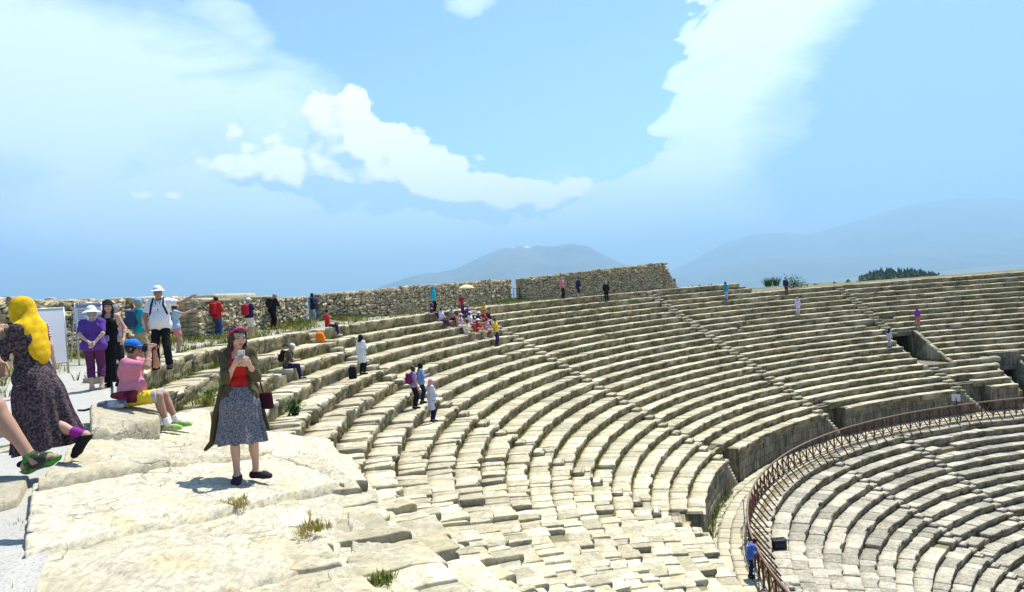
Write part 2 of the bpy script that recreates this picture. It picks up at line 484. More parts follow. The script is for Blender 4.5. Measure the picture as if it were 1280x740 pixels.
# earth and packing under the blocks (what shows in joints and where blocks are lost)
def stepped_bed(R, z0, run, rise, n, a, b, lift_fn=None, step=1.0, first=0):
    th = np.linspace(a, b, max(3, int((b - a) / step))); V = []; prof = []
    for i in range(n + 1):
        Re = R - i * run; z = z0 - i * rise
        prof.append((i, Re + run + .1, z - .20)); prof.append((i, Re + .14, z - .20))
    prof.append((n, R - n * run + .14, z0 - n * rise - 2.1))
    for (i, r, z) in prof:
        zz = z + (lift_fn(i, th) if lift_fn else 0 * th) - (.2 if i == 0 and lift_fn else 0)
        V.append(np.stack([CX + r * np.cos(np.radians(th)), CY + r * np.sin(np.radians(th)), zz], -1))
    V = np.array(V); K, S = V.shape[:2]
    idx = np.arange(K * S).reshape(K, S)
    q = np.stack([idx[:-1, :-1], idx[1:, :-1], idx[1:, 1:], idx[:-1, 1:]], -1).reshape(-1, 4)
    return V.reshape(-1, 3), [q]
for k in range(5):
    V, Fc = stepped_bed(R0, 0, RUN, RISE, NROW, UPB[k], UPB[k + 1] + (2 if k == 4 else 0), lift, .5)
    ctr = V[Fc[0]].mean(1); tt = np.degrees(np.arctan2(ctr[:, 1] - CY, ctr[:, 0] - CX)) % 360; rr_ = np.hypot(ctr[:, 0] - CX, ctr[:, 1] - CY)
    ii = (R0 - rr_) / RUN
    keep = ~(((tt > VOM['th0']) & (tt < VOM['th1']) & (ii > 11.2) & (ii < 16.9)) | ((tt < VOM2['th1']) & (tt > VOM2['th0']) & (ii > 16.2)) | ((tt < 111.8) & (ii < .9)))
    for t_ in STAIRS: keep &= ~((tt > t_ - 4.5) & (tt < t_) & (ii > 19.6))
    mesh_np('bedding', V - loc(UP[k]), [Fc[0][keep]], M['earth'], UP[k], False)

th = np.radians(np.arange(62, 211.1, 1.0)); V = []
for r_, z_ in ((R0 + 1.2, -.75), (R0 - .6, -1.6), (RP + 2.2, ZP - .6), (RP + 1.75, ZP - .9), (RP + 1.75, ZW - .3)): V.append(np.stack([CX + r_ * np.cos(th), CY + r_ * np.sin(th), 0 * th + z_], -1))
V = np.array(V); idx = np.arange(V.shape[0] * V.shape[1]).reshape(V.shape[:2]); q = np.stack([idx[:-1, :-1], idx[1:, :-1], idx[1:, 1:], idx[:-1, 1:]], -1)
tq = np.degrees(th)[:-1]; keepc = np.ones(q.shape[:2], bool); keepc[1:, (tq > VOM['th0'] - 1.2) & (tq < VOM['th1'] + .2)] = False; keepc[1:, (tq > VOM2['th0'] - 1.2) & (tq < VOM2['th1'] + .2)] = False
o = mesh_np('hillside', V.reshape(-1, 3), [q[keepc]], M['earth'], None, False); tag(o, kind='structure')

# stairways: two narrow steps to each seat row
for k, t in enumerate(STAIRS):
    VV = MB()
    for j in range(0, 2 * NROW + 1):
        if t == STAIRS[0] and (24 <= j <= 34 or j < 4): continue
        Re = R0 - j * RUN / 2 - .04; z = -j * RISE / 2 - .05
        hw = math.degrees(STW * .98 / Re)
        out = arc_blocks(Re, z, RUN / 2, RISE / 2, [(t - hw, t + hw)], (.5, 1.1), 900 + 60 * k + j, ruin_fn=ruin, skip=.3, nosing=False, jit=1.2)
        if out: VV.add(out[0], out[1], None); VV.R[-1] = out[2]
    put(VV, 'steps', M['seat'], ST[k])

# podium wall below the last row, notched at each stairway where steps run down along the wall
def wall_arc(mb, r, t0, t1, zb, zt, thick, blen=1.15, course=.62, seed=0):
    rng = np.random.default_rng(seed)
    nz = max(1, int(round((zt - zb) / course))); hz = (zt - zb) / nz
    for c in range(nz):
        t = t0 - rng.uniform(0, .5) * math.degrees(blen / r)
        while t < t1:
            d = math.degrees(rng.uniform(.75, 1.25) * blen / r); a = max(t, t0); b = min(t + d, t1); t += d
            if b - a < .08: continue
            m = (a + b) / 2; ru = np.array([cos(RAD(m)), sin(RAD(m)), 0]); tu = np.array([-sin(RAD(m)), cos(RAD(m)), 0])
            hl = r * RAD(b - a) / 2 - .008
            ctr = pol(r + thick / 2 + rng.normal(0, .012), m, zb + hz * (c + .5))
            V, Q = round_box((hl, thick / 2, hz / 2 - .006), .022)
            mb.add(ctr + V @ np.array([tu, ru, [0, 0, 1.0]]), [Q], rng.random())
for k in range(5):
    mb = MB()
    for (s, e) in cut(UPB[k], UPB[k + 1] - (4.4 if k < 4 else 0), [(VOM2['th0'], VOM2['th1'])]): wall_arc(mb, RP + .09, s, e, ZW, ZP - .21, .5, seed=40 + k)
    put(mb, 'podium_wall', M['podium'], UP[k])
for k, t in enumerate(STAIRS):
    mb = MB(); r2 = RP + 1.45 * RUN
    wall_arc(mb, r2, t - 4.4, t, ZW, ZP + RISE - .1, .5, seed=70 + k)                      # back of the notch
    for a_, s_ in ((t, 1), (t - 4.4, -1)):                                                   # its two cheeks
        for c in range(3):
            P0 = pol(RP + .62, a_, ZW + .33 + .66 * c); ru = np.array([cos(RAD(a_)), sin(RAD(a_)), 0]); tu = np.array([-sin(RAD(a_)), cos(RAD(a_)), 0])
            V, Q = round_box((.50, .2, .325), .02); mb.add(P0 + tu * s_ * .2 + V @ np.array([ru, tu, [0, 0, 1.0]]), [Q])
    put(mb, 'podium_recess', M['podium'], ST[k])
    mb = MB(); m2_ = MB(); ns = 8
    for j in range(ns):                                                                       # steps down along the wall
        z1 = ZP - (j + .6) * (ZP - ZW) / (ns + .6); a0 = t - .05 - j * .42; a1 = a0 - .42
        m = (a0 + a1) / 2; ru = np.array([cos(RAD(m)), sin(RAD(m)), 0]); tu = np.array([-sin(RAD(m)), cos(RAD(m)), 0])
        V, Q = round_box((RP * RAD(.42) / 2 + .02, .47, .10), .02); mb.add(pol(RP + .55, m, z1 - .1) + V @ np.array([tu, ru, [0, 0, 1.0]]), [Q])
        V, Q = round_box((RP * RAD(.42) / 2 - .002, .45, (z1 - .2 - ZW) / 2), .01)
        if z1 - .2 > ZW: m2_.add(pol(RP + .55, m, (ZW + z1 - .2) / 2) + V @ np.array([tu, ru, [0, 0, 1.0]]), [Q])
    put(mb, 'podium_steps', M['seat'], ST[k]); put(m2_, 'podium_steps_side', M['podium'], ST[k])

# entrance cut into the seating: sloping side walls, dark passage
def frame_at(th):
    return np.array([cos(RAD(th)), sin(RAD(th)), 0]), np.array([-sin(RAD(th)), cos(RAD(th)), 0])
def vomitory(V_, zfloor, r_in, r_back, h_open, label, parapet=(.42, .16), over=.0):
    mb = MB(); a, b = V_['th0'], V_['th1']; m = (a + b) / 2
    ru, tu = frame_at(m)
    hwid = r_in * RAD(b - a) / 2
    up = np.array([0, 0, 1.0]); C0 = np.array([CX, CY, 0.0])
    root = tag(empty('vomitory', C0 + ru * r_in + up * zfloor), label, 'entrance', None, 'thing')
    for s in (-1, 1):                                       # side walls follow the slope of the seats
        n = 5
        top = lambda r: -(R0 - r) / RUN * RISE + (parapet[0] if s < 0 else parapet[1])
        for k in range(n):
            r0 = r_in + (r_back - r_in) * k / n + .006; r1 = r_in + (r_back - r_in) * (k + 1) / n - .006
            y0, y1 = s * (hwid - .22), s * (hwid + .18)
            f = lambda r, y, z: C0 + ru * r + tu * y + up * z
            c8 = [f(r0, y0, zfloor), f(r1, y0, zfloor), f(r1, y1, zfloor), f(r0, y1, zfloor), f(r0, y0, top(r0)), f(r1, y0, top(r1)), f(r1, y1, top(r1)), f(r0, y1, top(r0))]
            if s < 0: c8 = [c8[q] for q in (3, 2, 1, 0, 7, 6, 5, 4)]
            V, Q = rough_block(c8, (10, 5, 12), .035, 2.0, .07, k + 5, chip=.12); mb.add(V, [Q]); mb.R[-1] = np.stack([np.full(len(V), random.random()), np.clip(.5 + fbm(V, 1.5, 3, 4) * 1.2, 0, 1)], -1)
    put(mb, 'side_wall', M['seat'], root)
    mb = MB()
    V, Q = round_box((.28, hwid + .2, .2), .03); mb.add(C0 + ru * (r_back + .25) + up * (zfloor + h_open + .2) + V @ np.array([ru, tu, up]), [Q])
    V, Q = round_box((.28, .24, h_open / 2), .03)
    for s in (-1, 1): mb.add(C0 + ru * (r_back + .3) + tu * s * (hwid - .1) + up * (zfloor + h_open / 2) + V @ np.array([ru, tu, up]), [Q])
    if over > 0:
        for q in range(3):
            V, Q = round_box((.26, hwid * .36, over / 2), .03); mb.add(C0 + ru * (r_back + .3) + tu * (q - 1) * hwid * .74 + up * (zfloor + h_open + .41 + over / 2) + V @ np.array([ru, tu, up]), [Q])
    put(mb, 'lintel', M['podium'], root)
    mb = MB()                                               # the passage behind: floor, walls, roof
    L = 5.0
    for off, hs in (((0, 0, -.7), (L / 2 + 2.4, hwid, .7)), ((0, hwid + .1, h_open / 2), (L / 2, .1, h_open / 2)), ((0, -hwid - .1, h_open / 2), (L / 2, .1, h_open / 2)),
                    ((0, 0, h_open + .06), (L / 2, hwid, .06)), ((L / 2, 0, h_open / 2), (.1, hwid, h_open / 2))):
        rad = r_back + L / 2 + off[0] - (2.2 if off[2] < 0 else 0)
        mb.box(C0 + ru * rad + tu * off[1] + up * (zfloor + off[2]), hs, [ru, tu, up])
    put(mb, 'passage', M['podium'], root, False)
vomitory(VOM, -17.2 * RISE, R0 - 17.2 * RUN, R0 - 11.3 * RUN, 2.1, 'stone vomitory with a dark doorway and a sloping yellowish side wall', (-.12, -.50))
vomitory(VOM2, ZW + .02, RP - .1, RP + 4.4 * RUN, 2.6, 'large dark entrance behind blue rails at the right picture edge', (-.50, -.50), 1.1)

mb = MB()
for (tt_, rr_, zz_, sx_, sz_, sd_) in ((92.9, RP + 3.2, ZW + 3.1, .75, .5, 3), (92.3, RP + 3.6, ZW + 3.6, .8, .55, 4), (93.3, RP + 2.4, ZW + 2.5, .55, .45, 5)):
    c_ = pol(rr_, tt_, zz_); e_ = [c_ + np.array([x_ * sx_, y_ * .5, z_ * sz_]) for z_ in (-.5, .5) for x_, y_ in ((-1, -1), (1, -1), (1, 1), (-1, 1))]
    V, Q = rough_block(e_, (16, 12, 12), .06, 1.6, .3, sd_); mb.add(V, [Q])
o = empty('vault_stones', pol(RP + 3, 92.6, ZW + 2.5)); tag(o, 'rounded ruined vault stones above the dark entrance at the right edge', 'stones', None, 'thing'); put(mb, 'stones', M['seat'], o)

# ================================================================== walkway, orchestra
mb = MB()
out_v, out_f, out_r, nn = [], [], [], 0
for k in range(4):
    ro = arc_blocks(RR - .25 + k * .56, ZW + .012, .55, .3, [(62, 209)], (.5, .95), 500 + k, gap=.008, skip=0, jit=.5, back=0, nosing=False)
    out_v.append(ro[0]); out_f += [f + nn for f in ro[1]]; out_r.append(ro[2]); nn += len(ro[0])
by = {}
for f in out_f: by.setdefault(f.shape[1], []).append(f)
o = mesh_np('walkway', np.concatenate(out_v), [np.concatenate(v) for v in by.values()], M['paving'], None, True, rand=np.concatenate(out_r))
tag(o, kind='structure')
th = np.radians(np.arange(0, 360, 3)); V = [[CX, CY, -22.0]] + [[CX + 36 * cos(t), CY + 36 * sin(t), -22.0] for t in th]
o = mesh_np('orchestra_floor', V, [np.array([[0, 1 + k, 1 + (k + 1) % len(th)] for k in range(len(th))])], M['paving'], None, False); tag(o, kind='structure')
th = np.radians(np.arange(62, 211, 1.5)); V = []
for r_, z_ in ((RP + 1.8, ZW - .1), (RR - .5, ZW - .1), (RR - .5, ZW - .9)): V.append(np.stack([CX + r_ * np.cos(th), CY + r_ * np.sin(th), 0 * th + z_], -1))
V = np.array(V); idx = np.arange(V.shape[0] * V.shape[1]).reshape(V.shape[:2])
o = mesh_np('walkway_base', V.reshape(-1, 3), [np.stack([idx[:-1, :-1], idx[1:, :-1], idx[1:, 1:], idx[:-1, 1:]], -1).reshape(-1, 4)], M['earth'], None, False); tag(o, kind='structure')

# ================================================================== lower seating
LR0, LZ0, LRUN, LRISE, LN = RR - .95, ZW - .12, .79, .43, 23
LST = [116.0, 131.5, 171.0]
LB = [70] + LST + [200]
LL = ['lower seating section at the right picture edge behind the second dark stair line', 'lower seating section in the right corner between two stair lines',
      'middle lower seating section of pale rows curving inside the rusty railing', 'lower seating section at the foot of the picture, partly hidden by the railing']
LO = [section('lower_seating', LL[k], (LB[k] + LB[k + 1]) / 2, 12, -22) for k in range(4)]
LS = [tag(empty('stairway', pol(LR0 - 4, t, -14)), l, 'stairway', None, 'thing') for t, l in zip(LST, ['short far stairway of the lower tier near the right picture edge', 'stairway running as a dark broken line down the lower tier', 'lower tier stairway right behind the railing in the lower middle'])]
def lruin(t): return .15 + .5 * smooth(145, 170, t)
for i in range(0, LN + 1):
    Re = LR0 - i * LRUN
    hw = math.degrees(.36 / Re)
    for k in range(4):
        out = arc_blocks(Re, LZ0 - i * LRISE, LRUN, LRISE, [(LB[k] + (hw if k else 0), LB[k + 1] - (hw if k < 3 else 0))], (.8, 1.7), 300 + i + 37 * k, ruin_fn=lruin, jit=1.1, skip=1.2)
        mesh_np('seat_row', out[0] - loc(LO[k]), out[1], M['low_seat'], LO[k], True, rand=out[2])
for k in range(4):
    V, Fc = stepped_bed(LR0, LZ0, LRUN, LRISE, LN, LB[k], LB[k + 1])
    mesh_np('bedding', V - loc(LO[k]), Fc, M['earth'], LO[k], False)
for k, t in enumerate(LST):
    VV = MB()
    for j in range(0, 2 * LN + 1):
        Re = LR0 - j * LRUN / 2 - .05; z = LZ0 - j * LRISE / 2 - .10
        hw = math.degrees(.33 / Re)
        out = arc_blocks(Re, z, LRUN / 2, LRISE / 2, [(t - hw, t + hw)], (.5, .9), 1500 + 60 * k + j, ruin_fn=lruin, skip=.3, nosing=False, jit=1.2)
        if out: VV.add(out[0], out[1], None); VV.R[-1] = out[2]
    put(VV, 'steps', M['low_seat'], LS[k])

# ================================================================== railing round the inner edge of the walkway
root_rail = empty('safety_railing', pol(RR, 150, ZW))
tag(root_rail, 'rusty brown steel railing with crossed bars curving round the lower tier', 'railing', None, 'thing')
RA = np.array(root_rail.location)
TA, TB, HB = 80.0, 196.0, 1.2
npost = 68
ths = np.linspace(TA, TB, npost)
mb = MB(); t_ = np.linspace(TA, TB, 260)
mb.tube([pol(RR, t, ZW + HB) - RA for t in t_], .050, 8); mb.build('top_rail', M['rail_top'], root_rail, True)
mb = MB(); mb.tube([pol(RR, t, ZW + .12) - RA for t in t_], .03, 6); mb.build('bottom_rail', M['rust'], root_rail, True)
for k, t in enumerate(ths):
    mb = MB(); mb.tube([pol(RR, t, ZW - .15) - RA, pol(RR, t, ZW + HB - .03) - RA], .048, 6); mb.build('post', M['rust'], root_rail)
    mb = MB(); mb.tube([pol(RR - .01, t, ZW + HB - .2) - RA, pol(RR - 1.0, t, ZW - .30) - RA], .042, 6); mb.build('strut', M['rust'], root_rail)
    if k < npost - 1:
        t2 = ths[k + 1]
        mb = MB(); mb.tube([pol(RR + .02, t, ZW + .14) - RA, pol(RR + .02, t2, ZW + HB - .05) - RA], .026, 6)
        mb.tube([pol(RR - .02, t2, ZW + .14) - RA, pol(RR - .02, t, ZW + HB - .05) - RA], .026, 6); mb.build('cross_brace', M['rust'], root_rail)

# ================================================================== grass in the joints and at the wall feet
def tufts(mb, pts, hmin, hmax, rng, nb=(4, 8), spread=.05, tone=(0, 1), wid=.5):
    for P in pts:
        n = rng.integers(*nb); tn = rng.uniform(*tone)
        a = rng.uniform(0, 2 * pi, n); h = rng.uniform(hmin, hmax) * rng.uniform(.6, 1.1, n)
        b = P + np.stack([np.cos(a), np.sin(a), 0 * a], -1) * rng.uniform(0, spread, n)[:, None]
        ln = rng.uniform(.2, .7, n) * h
        tip = b + np.stack([np.cos(a) * ln, np.sin(a) * ln, h], -1)
        w = np.stack([-np.sin(a), np.cos(a), 0 * a], -1) * (h * .09 * wid + .004)[:, None]
        md = (b + tip) / 2 + np.array([0, 0, 1.0]) * (h * .12)[:, None]
        V = np.stack([b - w, b + w, md + w * .8, tip, md - w * .8], 1).reshape(-1, 3)
        k = np.arange(n)[:, None] * 5
        mb.add(V, [k + np.array([[0, 1, 2, 4]]), k + np.array([[4, 2, 3]])], float(np.clip(tn + rng.normal(0, .08), 0, 1)))
rng = np.random.default_rng(77); mb = MB(); pts = []
for i in range(0, NROW + 1):
    Re = R0 - i * RUN
    th = rng.uniform(95, 198, 950)
    P = np.stack([CX + Re * np.cos(np.radians(th)), CY + Re * np.sin(np.radians(th)), 0 * th], -1)
    den = fbm(P, .35, 3, 4) + .40 * np.exp(-((th - 168) / 20)**2) + .28 * np.exp(-((th - 138) / 18)**2) - .04
    for t, d_ in zip(th, den):
        if d_ > rng.uniform(-.05, .5): pts.append(pol(Re + RUN + rng.uniform(.02, .10), t, -i * RISE - .02 + float(lift(i, t))))
tufts(mb, pts, .07, .26, rng, (5, 9), .10, (.1, .95), .4)
for i in range(300):                                        # weeds along the foot of the podium wall
    t = rng.uniform(150, 176); pts = [pol(RP + .05 - abs(rng.normal(0, .12)), t, ZW)]
    tufts(mb, pts, .08, .35, rng, (4, 8), .08, (.1, .7))
o = mb.build('joint_grass', M['grass'], None, False); tag(o, 'thin green and yellow grass growing in the joints of the seat rows', 'grass', None, 'stuff')
# ================================================================== figures: one continuous surface per body, grown from a joint skeleton
def _sm(a, b, k):
    h = np.maximum(k - np.abs(a - b), 0) / k
    return np.minimum(a, b) - h * h * k * .25
def d_cap(P, a, b, ra, rb):
    a = np.asarray(a, float); b = np.asarray(b, float); ab = b - a; L = ab @ ab + 1e-12
    t = np.clip((P - a) @ ab / L, 0, 1)
    return np.linalg.norm(P - a - t[:, None] * ab, axis=1) - (ra + (rb - ra) * t)
def d_ell(P, c, r, Rm=None):
    Q = P - np.asarray(c, float)
    if Rm is not None: Q = Q @ Rm                             # columns of Rm = local axes
    r = np.asarray(r, float)
    k0 = np.linalg.norm(Q / r, axis=1); k1 = np.linalg.norm(Q / (r * r), axis=1)
    return k0 * (k0 - 1) / np.maximum(k1, 1e-6)
def d_box(P, c, h, Rm=None, r=.02):
    Q = P - np.asarray(c, float)
    if Rm is not None: Q = Q @ Rm
    q = np.abs(Q) - (np.asarray(h, float) - r)
    return np.linalg.norm(np.maximum(q, 0), axis=1) + np.minimum(q.max(1), 0) - r
def sdf_mesh(f, lo, hi, h):
    """polygon surface of a distance field (sparse surface nets)"""
    B = 8; lo = np.asarray(lo, float) - h * 2; hi = np.asarray(hi, float) + h * 2
    nb = np.maximum(1, np.ceil((hi - lo) / (h * B)).astype(int))
    bi = np.stack(np.meshgrid(*[np.arange(n) for n in nb], indexing='ij'), -1).reshape(-1, 3)
    d = f(lo + (bi + .5) * B * h)
    bi = bi[np.abs(d) < h * B * 1.25]
    if len(bi) == 0: return None
    g = np.stack(np.meshgrid(*[np.arange(B + 1)] * 3, indexing='ij'), -1)
    D = np.empty((len(bi), B + 1, B + 1, B + 1))
    for s in range(0, len(bi), 300):
        G = bi[s:s + 300, None, None, None, :] * B + g
        D[s:s + 300] = f((lo + G.reshape(-1, 3) * h)).reshape(-1, B + 1, B + 1, B + 1)
    S = D < 0
    cnt = sum(S[:, a:B + a, b:B + b, c:B + c].astype(np.int8) for a in (0, 1) for b in (0, 1) for c in (0, 1))
    act = np.argwhere((cnt > 0) & (cnt < 8))
    if len(act) == 0: return None
    blk, ci = act[:, 0], act[:, 1:]
    acc = np.zeros((len(act), 3)); num = np.zeros(len(act))
    cor = [(a, b, c) for a in (0, 1) for b in (0, 1) for c in (0, 1)]
    val = {o: D[blk, ci[:, 0] + o[0], ci[:, 1] + o[1], ci[:, 2] + o[2]] for o in cor}
    for o in cor:
        for ax in range(3):
            if o[ax]: continue
            p = list(o); p[ax] = 1; p = tuple(p)
            v0, v1 = val[o], val[p]; m = (v0 < 0) != (v1 < 0)
            t = np.where(m, v0 / np.where(m, v0 - v1, 1), 0)
            pt = np.tile(np.array(o, float), (len(act), 1)); pt[:, ax] = t
            acc[m] += pt[m]; num[m] += 1
    gi = bi[blk] * B + ci
    V = lo + (gi + acc / num[:, None]) * h
    M1 = int((nb.max() + 2) * B + 5)
    key = lambda q: ((q[:, 0] + 1) * M1 + q[:, 1] + 1) * M1 + q[:, 2] + 1
    kk = key(gi); order = np.argsort(kk); ks = kk[order]
    quads = []
    for ax in range(3):
        o = [0, 0, 0]; p = [0, 0, 0]; p[ax] = 1
        v0 = val[(0, 0, 0)]; v1 = val[tuple(p)]
        m = (v0 < 0) != (v1 < 0)
        e = gi[m]; inside = v0[m] < 0
        u, w = (ax + 1) % 3, (ax + 2) % 3
        cells = []
        for du, dw in ((0, 0), (-1, 0), (-1, -1), (0, -1)):
            c = e.copy(); c[:, u] += du; c[:, w] += dw; k = key(c)
            pos = np.clip(np.searchsorted(ks, k), 0, len(ks) - 1)
            cells.append(np.where(ks[pos] == k, order[pos], -1))
        q = np.stack(cells, -1); ok = (q >= 0).all(1)
        q = np.where(inside[:, None], q, q[:, ::-1]); quads.append(q[ok])
    return V, np.concatenate(quads)
def rot(rx=0, ry=0, rz=0):
    cx_, sx = cos(rx), sin(rx); cy_, sy = cos(ry), sin(ry); cz, sz = cos(rz), sin(rz)
    X = np.array([[1, 0, 0], [0, cx_, -sx], [0, sx, cx_]]); Y = np.array([[cy_, 0, sy], [0, 1, 0], [-sy, 0, cy_]]); Z = np.array([[cz, -sz, 0], [sz, cz, 0], [0, 0, 1]])
    return Z @ Y @ X
def ik(a, t, l1, l2, pole):
    a = np.asarray(a, float); t = np.asarray(t, float); v = t - a; d = np.linalg.norm(v); d2 = min(d, (l1 + l2) * .995)
    u = v / (d + 1e-9); t = a + u * d2
    x = (d2 * d2 + l1 * l1 - l2 * l2) / (2 * d2); y = math.sqrt(max(0, l1 * l1 - x * x))
    p = np.asarray(pole, float); p = p - u * (p @ u); p /= np.linalg.norm(p) + 1e-9
    return a + u * x + p * y, t

_cl = {}
def cloth(col, pattern=None, col2=None, scale=30.0):
    key = (col, pattern, col2, scale)
    if key in _cl: return _cl[key]
    m, nt, b = new_mat('cloth')
    p = obj_pos(nt); n = noise(nt, p, 14, 5, .6)
    c = mixc(nt, n, tuple(x * .82 for x in col), tuple(min(1, x * 1.12) for x in col))
    if pattern == 'dots':
        v = N(nt, 'TexVoronoi', i_Scale=scale); nt.links.new(p, v.inputs['Vector'])
        c = mixc(nt, ramp(nt, v.outputs['Distance'], [(.16, 1), (.30, 0)]), c, col2)
    elif pattern == 'stripes':
        w = N(nt, 'TexWave', i_Scale=scale); w.bands_direction = 'Z'; nt.links.new(p, w.inputs['Vector'])
        c = mixc(nt, ramp(nt, w.outputs['Fac'], [(.45, 0), (.55, 1)]), c, col2)
    elif pattern == 'mottle':
        c = mixc(nt, ramp(nt, noise(nt, p, scale, 4, .7), [(.46, 0), (.56, 1)]), c, col2)
    nt.links.new(c, b.inputs['Base Color']); b.inputs['Roughness'].default_value = .88; b.inputs['Specular IOR Level'].default_value = .15
    bump(nt, b, mth(nt, 'ADD', mth(nt, 'MULTIPLY', n, .8), noise(nt, p, 45, 3, .5)), .35, .008)
    _cl[key] = m; return m
def skin_mat(col):
    m, nt, b = new_mat('skin'); n = noise(nt, obj_pos(nt), 18, 4, .6)
    nt.links.new(mixc(nt, n, tuple(x * .88 for x in col), tuple(x * 1.08 for x in col)), b.inputs['Base Color'])
    b.inputs['Roughness'].default_value = .55; b.inputs['Subsurface Weight'].default_value = .0; return m
SKIN = {'fair': skin_mat((.56, .34, .25)), 'tan': skin_mat((.40, .22, .145)), 'mid': skin_mat((.48, .28, .195))}
HAIR = {'brown': plain_mat('brown hair', (.045, .022, .012), .5, .4, 60), 'dark': plain_mat('dark hair', (.014, .011, .010), .5, .4, 60), 'grey': plain_mat('grey hair', (.30, .29, .27), .6, .2, 60)}
EYEM = plain_mat('eye white', (.17, .13, .115), .3, .02, 5); IRIS = plain_mat('iris', (.02, .014, .01), .25, .1, 5); LIP = plain_mat('lips', (.42, .10, .09), .5, .1, 20)
BLACKM = plain_mat('black plastic', (.012, .012, .014), .4, .2, 20)

